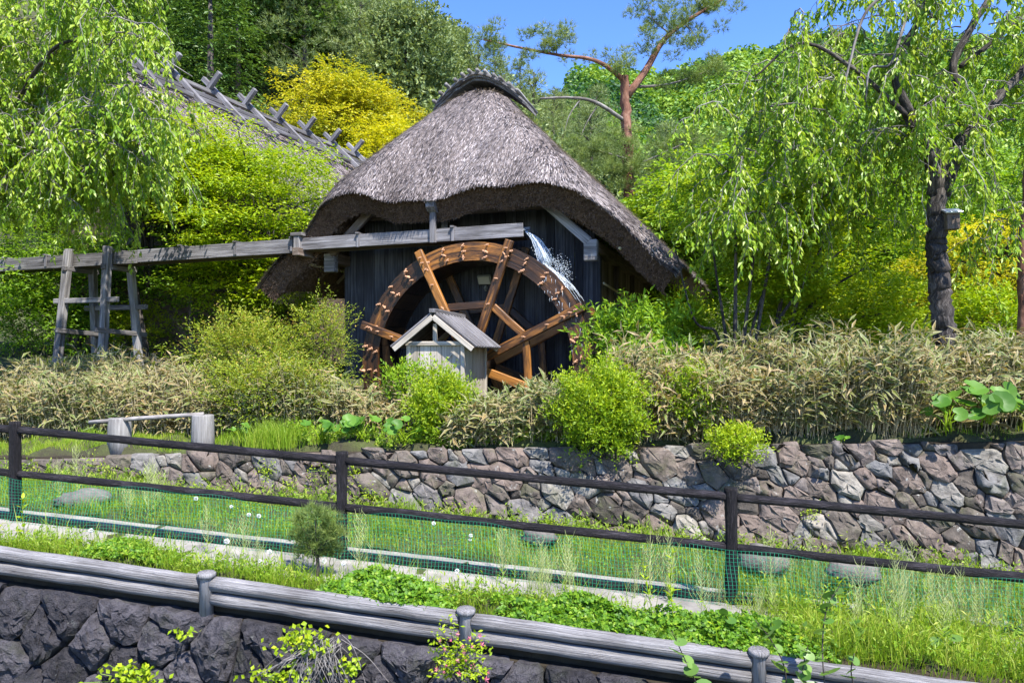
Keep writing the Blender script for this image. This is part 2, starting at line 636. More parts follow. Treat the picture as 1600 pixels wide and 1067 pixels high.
gx, gy = axis(-520, 520, -11, 9.5, 0.22), axis(-160, 700, 4.0, 19, 0.13)
GX, GY = np.meshgrid(gx, gy)
GV = np.stack([GX, GY, gz(GX, GY)], -1).reshape(-1, 3)
nxg = len(gx)
ii, jj = np.meshgrid(np.arange(nxg - 1), np.arange(len(gy) - 1))
b0 = (jj * nxg + ii).ravel()
mb = MB()
mb.add(GV, np.stack([b0, b0 + 1, b0 + nxg + 1, b0 + nxg], -1), 0.4)
m, t_, bs, _o = newmat('ground_soil')
co = attr(t_, 'gc').outputs['Vector']
nz2_ = None
gcol = ramp(t_, noise(t_, co, 1.6, 7, 0.65), [(.35, (.05, .042, .022)), (.5, (.075, .085, .022)), (.65, (.10, .135, .025))])
gcol = mixc(t_, noise(t_, co, 40, 4), gcol, mixc(t_, 1, gcol, (.35, .35, .35), 'MULTIPLY'))
t_.links.new(gcol, bs.inputs['Base Color'])
bs.inputs['Roughness'].default_value = 0.95
bump(t_, noise(t_, co, 14, 8, .7), 1.0, 0.05, bs)
g = mb.build('ground', m, None, True)
g['kind'] = 'structure'

# concrete strip that carries the fence
xs = np.linspace(-13, 12, 110)
S = []
for x in xs:
    y0, y1 = yf(x) - 0.72, yf(x) + 0.42
    zz_ = zt(x) + 0.045
    S.append([[x, y0 + .02 * math.sin(x * 7), zz_ - .15], [x, y1, zz_ - .15], [x, y1 + .02 * math.sin(x * 5), zz_], [x, y0, zz_]])
V, fs, gc = loft(S)
mb = MB()
mb.add(V, fs, .6, gc=V)
o = mb.build('path', M['concrete'])
o['kind'] = 'structure'


# ---------------------------------------------------------------- stone walls
def clip(poly, n, c):
    """keep the side n.p <= c"""
    out = []
    k = len(poly)
    for i in range(k):
        p, q = poly[i], poly[(i + 1) % k]
        a, b = p @ n - c, q @ n - c
        if a <= 0:
            out.append(p)
        if (a < 0) != (b < 0) and a != b:
            out.append(p + (q - p) * (a / (a - b)))
    return out


def cells(pts, rad, extra):
    """power diagram; extra: function giving the clip half planes of the whole wall"""
    res = []
    for i, p in enumerate(pts):
        poly = [p + A(q) for q in ((-1.2, -1.2), (1.2, -1.2), (1.2, 1.2), (-1.2, 1.2))]
        d2 = ((pts - p) ** 2).sum(1)
        for j in np.argsort(d2)[1:44]:
            n = pts[j] - p
            c = (pts[j] @ pts[j] - p @ p + rad[i] ** 2 - rad[j] ** 2) / 2
            poly = clip(poly, n, c)
            if len(poly) < 3:
                break
        res.append(poly)
    return res


def chaikin(p, r=0.22):
    p = A(p)
    q = np.roll(p, -1, 0)
    return np.stack([p * (1 - r) + q * r, p * r + q * (1 - r)], 1).reshape(-1, 2)


def resample(p, n):
    p = np.vstack([p, p[:1]])
    d = np.concatenate([[0], np.cumsum(np.linalg.norm(np.diff(p, axis=0), axis=1))])
    t = np.linspace(0, d[-1], n, endpoint=False)
    return np.stack([np.interp(t, d, p[:, k]) for k in (0, 1)], 1)


def stone_shape(mb, poly, to3, out, bulge, gap, tint, n=12, rough=0.02, rings=((1.0, 0), (.95, .6), (.74, .92), (.36, 1.0)), pyramid=0.0):
    c = poly.mean(0)
    size = np.linalg.norm(poly - c, axis=1).mean()
    poly = c + (poly - c) * max(0.55, 1 - gap / max(size, .02))
    tilt = rng.normal(size=2) * 0.28
    sh = rng.normal(size=2) * size * 0.16
    S = [np.array([to3(q) - out * 0.16 for q in poly])]
    for sc, h in rings:
        q = c + sh * h + (poly - c) * sc + rng.normal(size=poly.shape) * rough * (0.3 + h)
        hh = bulge * h * (1 + ((q - c) @ tilt) / max(size, .05)) + rng.normal(size=len(q)) * rough * 0.7 * h
        S.append(np.array([to3(a) for a in q]) + out * hh[:, None])
    S = A(S)
    k = S.shape[1]
    V, fs, _g = loft(S, True, False)
    top = to3(c + sh) + out * bulge * (1.03 + pyramid)
    V = np.vstack([V, top])
    b = (len(S) - 1) * k
    T = np.stack([np.arange(k) + b, (np.arange(k) + 1) % k + b, np.full(k, len(V) - 1)], -1)
    nrm_ = np.cross(V[fs[0][0][1]] - V[fs[0][0][0]], V[fs[0][0][2]] - V[fs[0][0][0]])
    mid = (to3(poly[0]) + to3(poly[1])) / 2 - to3(c)
    if nrm_ @ mid < 0:
        fs = [f[:, ::-1] for f in fs]
        T = T[:, ::-1]
    mb.add(V, fs + [T], tint, gc=V + rng.uniform(0, 30, 3))


# the wall of field stones below the hedge
ang = math.radians(-38)
R2 = A([[math.cos(ang), math.sin(ang)], [-math.sin(ang), math.cos(ang)]])
SQ = A([1.0, 1.55])
wall = thing('stone_wall', 'dry wall of angular grey and brown field stones below the bamboo hedge', 'stone wall', (0, 9.3, -2.0))
OUTW = nrm(A([-0.12, -1, 0.2]))


def w3(q):
    x, z = q
    return A([x, yw(x) + 0.2 * (z - zt(x)), z])


def inside_wall(x, z):
    return zt(x) - .12 < z < zw(x) + .02


pts, rad = [], []
for (r0, r1, tries) in ((.165, .24, 6000), (.105, .145, 3500), (.05, .07, 2600)):
    for _ in range(tries):
        if len(pts) > 292:
            break
        x = rng.uniform(-6.6, 6.9)
        z = rng.uniform(-2.9, -.9)
        if not inside_wall(x, z):
            continue
        r = rng.uniform(r0, r1)
        p = (R2 @ A([x, z])) * SQ
        if all((p[0] - q[0]) ** 2 + (p[1] - q[1]) ** 2 > (r + s) ** 2 * .96 for q, s in zip(pts, rad)):
            pts.append(p)
            rad.append(r)
pts, rad = A(pts), A(rad)
polys = cells(pts, rad, None)
backs = MB()
for i, poly in enumerate(polys):
    if len(poly) < 3:
        continue
    poly = [np.linalg.inv(R2) @ (p / SQ) for p in poly]
    # clip by the wall's top, foot and ends
    poly = clip(poly, A([-0.03, 1.0]), -1.2 + rng.normal() * .025)
    if len(poly) >= 3:
        poly = clip(poly, A([-0.072, -1.0]), 2.02 + .072 * 1.66 + .12)
    if len(poly) < 3:
        continue
    poly = A(poly)
    if poly[:, 0].max() - poly[:, 0].min() > 1.9:
        continue
    ar = 0.5 * abs(np.sum(poly[:, 0] * np.roll(poly[:, 1], -1) - poly[:, 1] * np.roll(poly[:, 0], -1)))
    if ar < .004:
        continue
    pl = chaikin(poly, .09)
    pl = pl[np.linalg.norm(pl - np.roll(pl, 1, 0), axis=1) > .004] if len(pl) > 8 else pl
    pl = pl if len(pl) >= 5 else resample(chaikin(poly, .15), 8)
    mb = MB()
    tv = float(np.clip(rng.choice([.12, .3, .45, .5, .55, .75, .8, .95]) + rng.normal() * .05, 0, 1))
    stone_shape(mb, pl, w3, OUTW, rng.uniform(.035, .085) if ar > .03 else rng.uniform(.02, .05), .005, tv, rough=.015 if ar > .03 else .005)
    mb.build('stone', M['stone'], wall, ar < .03 or rng.random() < .25)
S = []
for x in np.linspace(-14, 14, 60):
    S.append([w3((x, zt(x) - .3)) + A([0, .03, 0]), w3((x, zw(x) - .02)) + A([0, .03, 0]), w3((x, zw(x) - .02)) + A([0, .35, 0]), w3((x, zt(x) - .3)) + A([0, .4, 0])])
V, fs, gc = loft(S)
backs.add(V, fs, .1, gc=V)
backs.build('backing', M['soil'], wall)

# the dark block retaining wall under the guard logs
rwall = thing('retaining_wall', 'dark retaining wall of rough diamond laid blocks under the guard logs', 'retaining wall', (0, 5.7, -3.3))
OUTR = nrm(A([-0.16, -1, 0.12]))


def r3(q):
    x, z = q
    return A([x, yg(x) - .13 + 0.12 * (z + 2.1), z])


def ztop(x):
    return -2.31 - 0.083 * (x + .37)


bp = []
for i in range(-20, 21):
    for j in range(-20, 21):
        p = A([(i + j) * 0.27, (j - i) * 0.225 - 2.6]) + rng.normal(size=2) * .05
        if -6.6 < p[0] < 6.2 and -3.75 < p[1] < ztop(p[0]) + .05:
            bp.append(p)
bp = A(bp)
for i, poly in enumerate(cells(bp, np.full(len(bp), .3), None)):
    if len(poly) < 3:
        continue
    poly = clip(poly, A([0.083, 1.0]), -2.31 - .083 * .37)
    if len(poly) >= 3:
        poly = clip(poly, A([0.0, -1.0]), 3.6)
    if len(poly) < 3:
        continue
    poly = A(poly)
    if np.ptp(poly[:, 0]) > 1.3 or np.ptp(poly[:, 1]) < .06:
        continue
    pl = resample(chaikin(poly, .06), 22)
    mb = MB()
    stone_shape(mb, pl, r3, OUTR, rng.uniform(.06, .13), .006, float(rng.uniform(0, 1)), rough=.016, rings=((1.0, .1), (.9, .42), (.76, .62), (.6, .8), (.42, .92), (.2, 1.0)), pyramid=.1)
    mb.build('block', M['block'], rwall, False)
S = []
for x in np.linspace(-14, 14, 40):
    S.append([r3((x, -3.7)) + A([0, .05, 0]), r3((x, ztop(x) - .015)) + A([0, .05, 0]), r3((x, ztop(x) - .015)) + A([0, .55, 0]), r3((x, -3.7)) + A([0, .6, 0])])
V, fs, gc = loft(S)
mb = MB()
mb.add(V, fs, .1, gc=V)
mb.build('backing', M['soil'], rwall)
S = []
for x in np.linspace(-14, 14, 60):
    zb = zt(x) + .045 + .01 * math.sin(x * 9)
    S.append([[x, yg(x) + .0, zb - .5], [x, yg(x) + .4, zb - .5], [x, yg(x) + .4, zb], [x, yg(x) + .0, zb - .02]])
V, fs, gc = loft(S)
mb = MB()
mb.add(V, fs, .3, gc=V)
mb.build('backfill', M['soil'], rwall)


# ---------------------------------------------------------------- guard logs along the retaining wall
def gcap(x):
    return -1.97 - 0.083 * (x + .37)


gr = thing('log_guardrail', 'low guardrail of paired weathered grey logs between short round posts', 'guardrail', (-.37, yg(-.37), -2.2))
gposts = [-2.53 + 2.17 * k for k in range(-2, 5)]


def gpt(x, dz, dy=0):
    return A([x, yg(x) + dy, gcap(x) + dz])


for i, x in enumerate(gposts):
    c = gpt(x, 0)
    prof = [(-.40, .056), (-.06, .053), (-.048, .058), (-.04, .074), (-.012, .077), (0, .064)]
    S = []
    th = np.arange(14) * 2 * math.pi / 14
    for h, r in prof:
        S.append(np.stack([c[0] + r * np.cos(th), c[1] - .10 + r * np.sin(th), np.full(14, c[2] + h)], -1))
    V, fs, gc = loft(S)
    mb = MB()
    mb.add(V, fs, .75, gc=np.stack([V[:, 2], V[:, 0], V[:, 1]], -1) * A([1, 1, 1]))
    mb.build('post', M['log'], gr, True)
    if i + 1 < len(gposts):
        x2 = gposts[i + 1]
        for dz, r, tn in ((-.098, .060, .62), (-.222, .056, .42)):  # lower log's darker tint carries dirt and painted shadow of the upper log
            n = 14
            xx = np.linspace(x + .05, x2 - .05, n)
            pp = A([gpt(q, dz, .03) for q in xx]) + rng.normal(size=(n, 3)) * .0025
            mb = MB()
            pp[:, 1] -= .11
            tube(mb, pp, r * (1 + .02 * np.sin(np.linspace(0, 5, n) + i)), 14, tn, rough=.008)
            lg = mb.build('log', M['log'], gr, True)

# ---------------------------------------------------------------- brown log-look fence on the strip
fence = thing('post_and_rail_fence', 'dark brown bark textured fence with round posts and three rails', 'fence', (-1.66, yf(-1.66), -2.02))
fposts = [-5.19 - 3.5, -5.19, -1.66, 1.98, 5.6, 9.1]


def ftop(x):
    return -0.939 - 0.07 * (x + 1.66)


def bark_tube(p, q, r, k=14, n=60, knots=3):
    mb = MB()
    t = np.linspace(0, 1, n)
    pts_ = A(p)[None] * (1 - t)[:, None] + A(q)[None] * t[:, None]
    rr = r * (1 + .03 * np.sin(t * 9 + rng.uniform(0, 6)) + rng.normal(size=n) * .012)
    tube(mb, pts_, rr, k, .5, True, .045)
    return mb


for i, x in enumerate(fposts):
    b = A([x, yf(x), ftop(x)])
    bark_tube(b - A([0, 0, 1.22]), b, .056, 14, 40).build('post', M['pipe'], fence, True)
    if i + 1 < len(fposts):
        x2 = fposts[i + 1]
        e = A([x2, yf(x2), ftop(x2)])
        d = nrm(e - b)
        for dz, r in ((-.085, .040), (-.54, .040), (-1.0, .033)):
            bark_tube(b + d * .05 + A([0, 0, dz]), e - d * .05 + A([0, 0, dz]), r, 12, 70).build('rail', M['pipe'], fence, True)

# green net tied along the fence, camera side
mb = MB()
xs = np.arange(-9.4, 9.2, 0.034)
nz = 19


def netpt(x, k):
    u = k / (nz - 1)
    z = ftop(x) - .56 - u * .60 - .025 * math.sin(x * 2.3) * (1 - u) - .015 * math.sin(x * 7.1 + u * 3)
    y = yf(x) - .068 - .03 * u - .018 * math.sin(x * 3.1 + 4 * u) - .01 * math.sin(x * 11 + 9 * u)
    return A([x + .01 * math.sin(z * 9 + x), y, z])


NP = A([[netpt(x, k) for k in range(nz)] for x in xs])
w = .0013
n_, m_ = len(xs), nz
vl, hl = NP.copy(), NP.copy()
Vq = np.concatenate([(NP - A([w, 0, 0])).reshape(-1, 3), (NP + A([w, 0, 0])).reshape(-1, 3)])
idx = np.arange(n_ * m_).reshape(n_, m_)
a_, b_ = idx[:, :-1].ravel(), idx[:, 1:].ravel()
mb.add(Vq, np.stack([a_, a_ + n_ * m_, b_ + n_ * m_, b_], -1))
w = .0010
Vq = np.concatenate([(NP - A([0, .001, w])).reshape(-1, 3), (NP + A([0, -.001, w])).reshape(-1, 3)])
a_, b_ = idx[:-1].ravel(), idx[1:].ravel()
mb.add(Vq, np.stack([a_, b_, b_ + n_ * m_, a_ + n_ * m_], -1))
mnet, t_, bs, _o = newmat('green_net')
bs.inputs['Base Color'].default_value = (.010, .25, .13, 1)
bs.inputs['Roughness'].default_value = .45
o = mb.build('net', mnet)
tag(o, 'green plastic net hung along the lower half of the dark rail fence', 'net')

# boulders along the foot of the wall
for (px, py, d, w_, h_, lab) in ((130, 782, 8.7, .36, .13, 'long pale boulder lying in grass below the two stumps'), (38, 838, 7.35, .10, .05, 'small flat white stone on the strip edge by the fence post'),
                                 (842, 838, 8.35, .2, .12, 'rounded grey boulder at the wall foot behind the net'), (1190, 876, 7.7, .28, .16, 'pale boulder leaning at the wall foot past the third fence post'), (1330, 892, 7.3, .30, .13, 'low pale boulder beside grass stalks at the wall foot')):
    c = P(px, py, d)
    th = np.arange(14) * 2 * math.pi / 14
    S = []
    for q in np.linspace(-.75, 1.5, 8):
        r = max(math.cos(q), .03)
        S.append(np.stack([w_ * r * np.cos(th), w_ * .6 * r * np.sin(th), np.full(14, h_ * math.sin(q))], -1))
    S = A(S)
    S *= (1 + .13 * np.sin(S[..., :1] * 17 + 2 * S[..., 2:] * 30) + .1 * np.sin(S[..., :1] * 9 + 1) + .09 * np.sin(S[..., 1:2] * 13 + px))
    V, fs, gc = loft(S + c)
    mb = MB()
    mb.add(V, fs, .5, gc=V)
    tag(mb.build('boulder', M['boulder'], None, True), lab, 'boulder', 'boulders along the strip')
# ---------------------------------------------------------------- the thatched mill hut
hut = thing('thatched_hut', 'dark boarded mill hut with a steep grey thatched roof behind the water wheel', 'hut', HF(S0, 3.5, -.75))
HW, HD = 2.79, 8.2
T_B = 10.6


def smin(a, b, k):
    h = np.clip(.5 + .5 * (b - a) / k, 0, 1)
    return b * (1 - h) + a * h - k * h * (1 - h)


def roof_z(ds, t):
    ds, t = np.asarray(ds, float), np.asarray(t, float)
    side = 6.48 - 1.045 * np.sqrt(ds ** 2 + .58 ** 2) - .10 * np.sin(np.clip(np.abs(ds) / 4.5, 0, 1) * math.pi)
    fr = 3.33 + 1.50 * (t + 1.25) + .04 * ds ** 2
    bk = 3.33 + 1.50 * (T_B + 1.25 - 1.0 - t)
    z = smin(smin(side, fr, .8), bk, .8)
    z = z - .30 * np.exp(-np.clip(t - t_front(ds), 0, 9) / .22) * (.45 + .55 * sst(np.abs(ds), 2.2, 3.0))
    return z + .05 * np.sin(ds * 2.3 + t * .9) * .5 + .03 * np.sin(ds * 5.1 - t * 3.3)


def t_front(ds):
    return -1.25 + .30 * sst(np.abs(ds), 2.3, 3.3) + .05 * np.sin(np.asarray(ds) * 2.0)


def hfa(ds, t, z):
    return A([OX, OY, 0]) + UU * (S0 + np.asarray(ds, float))[..., None] + VV * np.asarray(t, float)[..., None] + ZZ * np.asarray(z, float)[..., None]


DSX = 4.45
nds, ntt = 90, 110
dsg = np.linspace(-DSX, DSX, nds)
ug = np.linspace(0, 1, ntt) ** 1.35
DS = np.repeat(dsg[:, None], ntt, 1)
TF = t_front(dsg)
TT = TF[:, None] + (T_B - .2 - TF)[:, None] * ug[None]
ZT = roof_z(DS, TT) + rng.normal(size=DS.shape) * .012
top = hfa(DS, TT, ZT)
DSB = DS * .945
TTB = TT + .26 * (1 - ug[None])
bot = hfa(DSB, TTB, roof_z(DS, TT) - .50 + .16 * np.clip((np.abs(DS) - 2.6) / 1.8, 0, 1) + rng.normal(size=DS.shape) * .01)


def grid_faces(a, b, flip=False):
    i, j = np.meshgrid(np.arange(a - 1), np.arange(b - 1), indexing='ij')
    q = (i * b + j).ravel()
    Q = np.stack([q, q + b, q + b + 1, q + 1], -1)
    return Q[:, ::-1] if flip else Q


mb = MB()
mb.add(top.reshape(-1, 3), grid_faces(nds, ntt), .45)
roof = mb.build('thatched_roof', M['thatch'], hut, True)
mb = MB()
nv = nds * ntt
V = np.concatenate([top.reshape(-1, 3), bot.reshape(-1, 3)])
ring = [i * ntt for i in range(nds)] + [(nds - 1) * ntt + j for j in range(1, ntt)] + [i * ntt + ntt - 1 for i in range(nds - 2, -1, -1)] + [j for j in range(ntt - 2, 0, -1)]
ring = A(ring)
r2 = np.roll(ring, -1)
mb.add(V, [grid_faces(nds, ntt, True) + nv, np.stack([ring, ring + nv, r2 + nv, r2], -1)], .5)
mb.build('thatch_underside', M['thatch_under'], roof, False)


def straw_on(mb, ds, t, zf, hfun, L, lift, wid, tint):
    """single straws lying down the slope"""
    e = .05
    z = zf(ds, t)
    gx_ = (zf(ds + e, t) - zf(ds - e, t)) / (2 * e)
    gt_ = (zf(ds, t + e) - zf(ds, t - e)) / (2 * e)
    dv = np.stack([-gx_, -gt_, -(gx_ ** 2 + gt_ ** 2)], -1)
    dv = nrm(dv + rng.normal(size=dv.shape) * A([.24, .24, .10]))
    nn = nrm(np.stack([-gx_, -gt_, np.ones_like(gx_)], -1))
    ax = nrm(dv + nn * (lift * rng.uniform(.3, 1.6, len(ds)))[:, None])
    sd = nrm(np.cross(ax, nn))

    def w(v):
        return v[:, :1] * UU + v[:, 1:2] * VV + v[:, 2:] * ZZ
    p = hfun(ds, t, z)
    p = p - w(nn) * .015
    L = (L * rng.uniform(.6, 1.3, len(ds)))[:, None]
    W = (wid * rng.uniform(.6, 1.4, len(ds)))[:, None]
    V = np.stack([p - w(sd) * W / 2, p + w(sd) * W / 2, p + w(ax) * L + w(sd) * W * .25, p + w(ax) * L - w(sd) * W * .25], 1).reshape(-1, 3)
    mb.add(V, np.arange(len(ds) * 4).reshape(-1, 4), tint)


def straw_tint(ds, t, n):
    a = .5 + .13 * np.sin(ds * 1.7 + t * 1.1 + 1) * np.sin(ds * .9 - t * 1.9) + .10 * np.sin(ds * 6.1 + 1.3 * t) * np.sin(t * 5.3 - ds)
    return np.clip(a + rng.normal(size=n) * .24, 0, 1)


N = 125000
ds = rng.uniform(-DSX, DSX, N)
t = t_front(ds) + (rng.random(N) ** 1.7) * (9.5 - t_front(ds))
keep = (t < 3.5) | (ds > 0)
ds, t = ds[keep], t[keep]
mb = MB()
straw_on(mb, ds, t, roof_z, hfa, .17, .18, .0125, straw_tint(ds, t, len(ds)))
# the shaggy fringe along the front edge and the verges
n = 9000
ds = rng.uniform(-DSX, DSX, n)
t = t_front(ds) + rng.uniform(0, .07, n)
straw_on(mb, ds, t, lambda a, b: roof_z(a, b) - .02 - .03 * rng.random(len(a)), hfa, .11, .05, .015, straw_tint(ds, t, n))
n = 6000
t = rng.uniform(-1, 9.8, n)
ds = np.full(n, DSX) - rng.uniform(0, .06, n)
straw_on(mb, ds, t, roof_z, hfa, .12, .1, .015, straw_tint(ds, t, n))
mb.build('straw', M['straw'], roof, False, 'stuff')
# cut straw ends on the underside of verge and eaves
mb = MB()
n = 26000
i = rng.integers(0, nds, n)
ring_p = []
fi = rng.random(n) < .62
ds = rng.uniform(-DSX, DSX, n)
uu_ = rng.random(n)
tf = t_front(ds)
p_top = hfa(ds, tf, roof_z(ds, tf))
p_bot = hfa(ds * .945, tf + .26, roof_z(ds, tf) - .50 + .16 * np.clip((np.abs(ds) - 2.6) / 1.5, 0, 1))
pp = p_top + (p_bot - p_top) * uu_[:, None]
pp2 = p_bot + VV * (rng.random(n) * .8)[:, None] - ZZ * .02
pp2 = pp2 + ZZ * ((roof_z(ds, tf + (pp2 - p_bot) @ VV) - roof_z(ds, tf)) * (np.abs(ds) < 2.6))[:, None]
pp = np.where(fi[:, None], pp, pp2)
ax = nrm(-VV * .8 - ZZ * .7 + rng.normal(size=(n, 3)) * .45)
sd = nrm(np.cross(ax, rng.normal(size=(n, 3))))
V = np.stack([pp - sd * .006, pp + sd * .006, pp + ax * .05 + sd * .004, pp + ax * .05 - sd * .004], 1).reshape(-1, 3)
mb.add(V, np.arange(4 * n).reshape(-1, 4), np.clip(rng.normal(.4, .2, n), 0, 1))
M['straw_end'] = leafmat('straw_end', [(0, (.06, .036, .022)), (.5, (.20, .13, .085)), (1, (.36, .25, .18))], .1, .8)
mb.build('straw_end', M['straw_end'], roof, False, 'stuff')


# ridge cap of bark sheets with poles on top
def cap_z(ds, t):
    return 6.67 - 1.045 * np.sqrt(np.asarray(ds, float) ** 2 + .5) + .10 * sst(-np.asarray(t, float), -1.4, -.5)


for layer, (dz, wid, tf0) in enumerate(((0, 1.14, .62), (.05, 1.05, .56), (.095, .95, .52))):
    S = []
    for q in np.linspace(-wid, wid, 26):
        jit = rng.normal() * .02
        za, zb = cap_z(q, .5) + dz, cap_z(q, 9.5) + dz
        te = (9.6 - 8.2 * float(sst(abs(q), .15, .45))) if layer == 0 else 1.4 + .1 * rng.random()
        zb = za + (zb - za) * (te - .5) / 9.0
        S.append([HF(S0 + q, tf0 + jit + .10 * abs(q), za - .05), HF(S0 + q, te, zb - .05), HF(S0 + q, te, zb), HF(S0 + q, tf0 + jit + .10 * abs(q), za)])
    V, fs, gc = loft(S)
    mb = MB()
    mb.add(V, fs, .35 + .1 * layer, gc=gc)
    mb.build('ridge_sheet', M['trestle'], roof, False)
for q in np.linspace(-.98, .98, 12):
    z = cap_z(q, .5) + .12
    mb = MB()
    tube(mb, [HF(S0 + q, .42 + .1 * abs(q) + rng.normal() * .03, z), HF(S0 + q, 1.1, z - .03), HF(S0 + q, 1.9, z - .06)], .038 + rng.random() * .012, 8, .5)
    mb.build('ridge_pole', M['trestle'], roof, True)


# front wall: upright boards, each one a piece
def gable_top(ds):
    return min(3.15, 6.3 - 1.03 * abs(ds) - 1.05)


edges = [-HW]
while edges[-1] < HW - .12:
    edges.append(min(edges[-1] + rng.uniform(.17, .26), HW))
for a, b in zip(edges[:-1], edges[1:]):
    mb = MB()
    ztop_ = gable_top((a + b) / 2)
    cbox(mb, HF(S0 + (a + b) / 2, .012 + rng.uniform(-.006, .006), (ztop_ - 3.0) / 2), A([UU, VV, ZZ]), [(b - a) / 2 - .003, .014, (ztop_ + 3.0) / 2], .004, rng.uniform(.2, 1.0), 2)
    mb.build('board', M['hutwood'], hut)
# right side wall (facing the hedge): darker frame and boards
tt = .16
while tt < HD:
    w_ = rng.uniform(.20, .30)
    mb = MB()
    cbox(mb, HF(S0 + HW - .03 + rng.uniform(-.006, .006), tt + w_ / 2, .4), A([VV, UU, ZZ]), [w_ / 2 - .004, .014, 1.7], .004, rng.uniform(.3, 1.0), 2)
    mb.build('side_board', M['hutbeam'], hut)
    tt += w_
for sgn in (1, -1):
    for tp in ((0.06,) if sgn < 0 else (0.06, 2.0, 4.0, 6.0, HD)):
        mb = MB()
        cbox(mb, HF(S0 + sgn * (HW + .03), tp, .35), A([UU, VV, ZZ]), [.075, .075, 1.85], .01, .5, 2)
        mb.build('corner_post' if tp < 1 else 'wall_post', M['hutbeam'] if sgn > 0 and tp > 1 else M['hutwood'], hut)
mb = MB()
beam(mb, HF(S0 + HW + .06, -.55, 2.08), HF(S0 + HW + .06, HD, 2.08), .2, .22)
mb.build('wall_plate', M['hutbeam'], hut)
mb = MB()
beam(mb, HF(S0 + HW + .09, .15, .95), HF(S0 + HW + .09, HD - .1, .95), .08, .14)
mb.build('mid_rail', M['hutbeam'], hut)
mb = MB()
beam(mb, HF(S0 - HW - .06, -.55, 2.08), HF(S0 - HW - .06, HD, 2.08), .2, .22)
mb.build('wall_plate', M['hutbeam'], hut)
for sgn in (1, -1):
    mb = MB()                                                # end block of the purlin
    cbox(mb, HF(S0 + sgn * (HW + .06), -.62, 1.98), A([UU, VV, ZZ]), [.13, .08, .20], .015, .7)
    mb.build('purlin_end', M['trestle'], hut)
    mb = MB()
    beam(mb, HF(S0 + sgn * 1.35, -.66, 3.48), HF(S0 + sgn * (HW + .03), -.66, 2.14), .09, .17, ZZ, .01, .6)
    mb.build('barge_rafter', M['hutbeam'] if sgn < 0 else M['trestle'], hut)
mb = MB()
beam(mb, HF(S0 - 2.0, -.40, 2.95), HF(S0 + 2.1, -.40, 2.95), .12, .16, ZZ, .01, .35)
mb.build('eave_beam', M['hutbeam'], hut)
# rafters and rope ties under the eaves
for sgn in (1, -1):
    for k in range(11):
        tp = .2 + k * .8
        mb = MB()
        tube(mb, [HF(S0 + sgn * (HW - .05), tp, 2.62), HF(S0 + sgn * 3.72, tp, 1.72)], .045, 7)
        mb.build('rafter', M['hutbeam'], hut, True)
    mb = MB()
    tube(mb, [HF(S0 + sgn * 3.42, -.75, 1.98), HF(S0 + sgn * 3.42, HD, 1.98)], .03, 8)
    mb.build('eave_pole', M['bamboo'], hut, True)
rp = MB()
tube(rp, [A([-.05, 0, .03]), A([.0, 0, .055]), A([.05, 0, .03]), A([.06, 0, -.03]), A([0, 0, -.05]), A([-.06, 0, -.03])], .012, 5)
rope_me = rp.mesh('rope_tie', M['stump'], (0, 0, 0), True)
for sgn in (1, -1):
    for k in range(18):
        place('rope_tie', rope_me, hut, HF(S0 + sgn * 3.42, .1 + k * .4, 1.98), (0, 0, -YAW), (1.2, 1.2, 1.2))
# trough holder that juts from the hut
mb = MB()
beam(mb, HF(-3.95, -1.28, 2.16), HF(-3.95, .5, 2.16), .16, .16)
mb.build('bracket_beam', M['hutbeam'], hut)

mb = MB()
tube(mb, smoothline([HF(S0 + HW + .16, .05, 1.42), HF(S0 + HW + .18, 2.4, 1.30), HF(S0 + HW + .16, 4.6, 1.16)], 10), .024, 8)
tag(mb.build('bamboo_pole', M['bamboo'], None, True), 'pale bamboo pole hung level along the side wall of the hut', 'pole')

fl = thing('floodlight', 'small grey floodlight fixed on the hut boards behind the wheel', 'floodlight', HF(-.18, 0, 1.55))
mb = MB()
cbox(mb, HF(-.18, -.10, 1.56), A([UU, nrm(VV * .9 + ZZ * .45), nrm(ZZ * .9 - VV * .45)]), [.15, .045, .10], .02)
mgrey, t_, bs, _o = newmat('lamp_metal')
bs.inputs['Base Color'].default_value = (.22, .22, .19, 1)
bs.inputs['Roughness'].default_value = .5
mb.build('housing', mgrey, fl)
mb = MB()
cbox(mb, HF(-.18, -.148, 1.535), A([UU, nrm(VV * .9 + ZZ * .45), nrm(ZZ * .9 - VV * .45)]), [.125, .006, .08], .003)
mgl, t_, bs, _o = newmat('lamp_glass')
bs.inputs['Base Color'].default_value = (.42, .42, .34, 1)
bs.inputs['Roughness'].default_value = .15
mb.build('lens', mgl, fl)
mb = MB()
beam(mb, HF(-.18, -.07, 1.42), HF(-.18, .0, 1.36), .05, .10)
mb.build('bracket', mgrey, fl)

# ---------------------------------------------------------------- water wheel
WC = HF(0, -1.30, 0) * A([1, 1, 0]) + A([0, 0, -.195])
RW, RI, DEP = 2.35, 2.00, .92
wheel = thing('waterwheel', 'big wet brown wooden water wheel with pegged rim in front of the dark hut', 'water wheel', WC)


def wp(r, th, tv):
    return WC + UU * (r * math.cos(th)) + ZZ * (r * math.sin(th)) + VV * tv


def sector(r0, r1, a0, a1, t0, t1, n=7, jit=0.0):
    S = []
    for a in np.linspace(a0, a1, n):
        j = rng.normal() * jit
        S.append([wp(r0, a, t0), wp(r1 + j, a, t0), wp(r1 + j, a, t1), wp(r0, a, t1)])
    return loft(S)


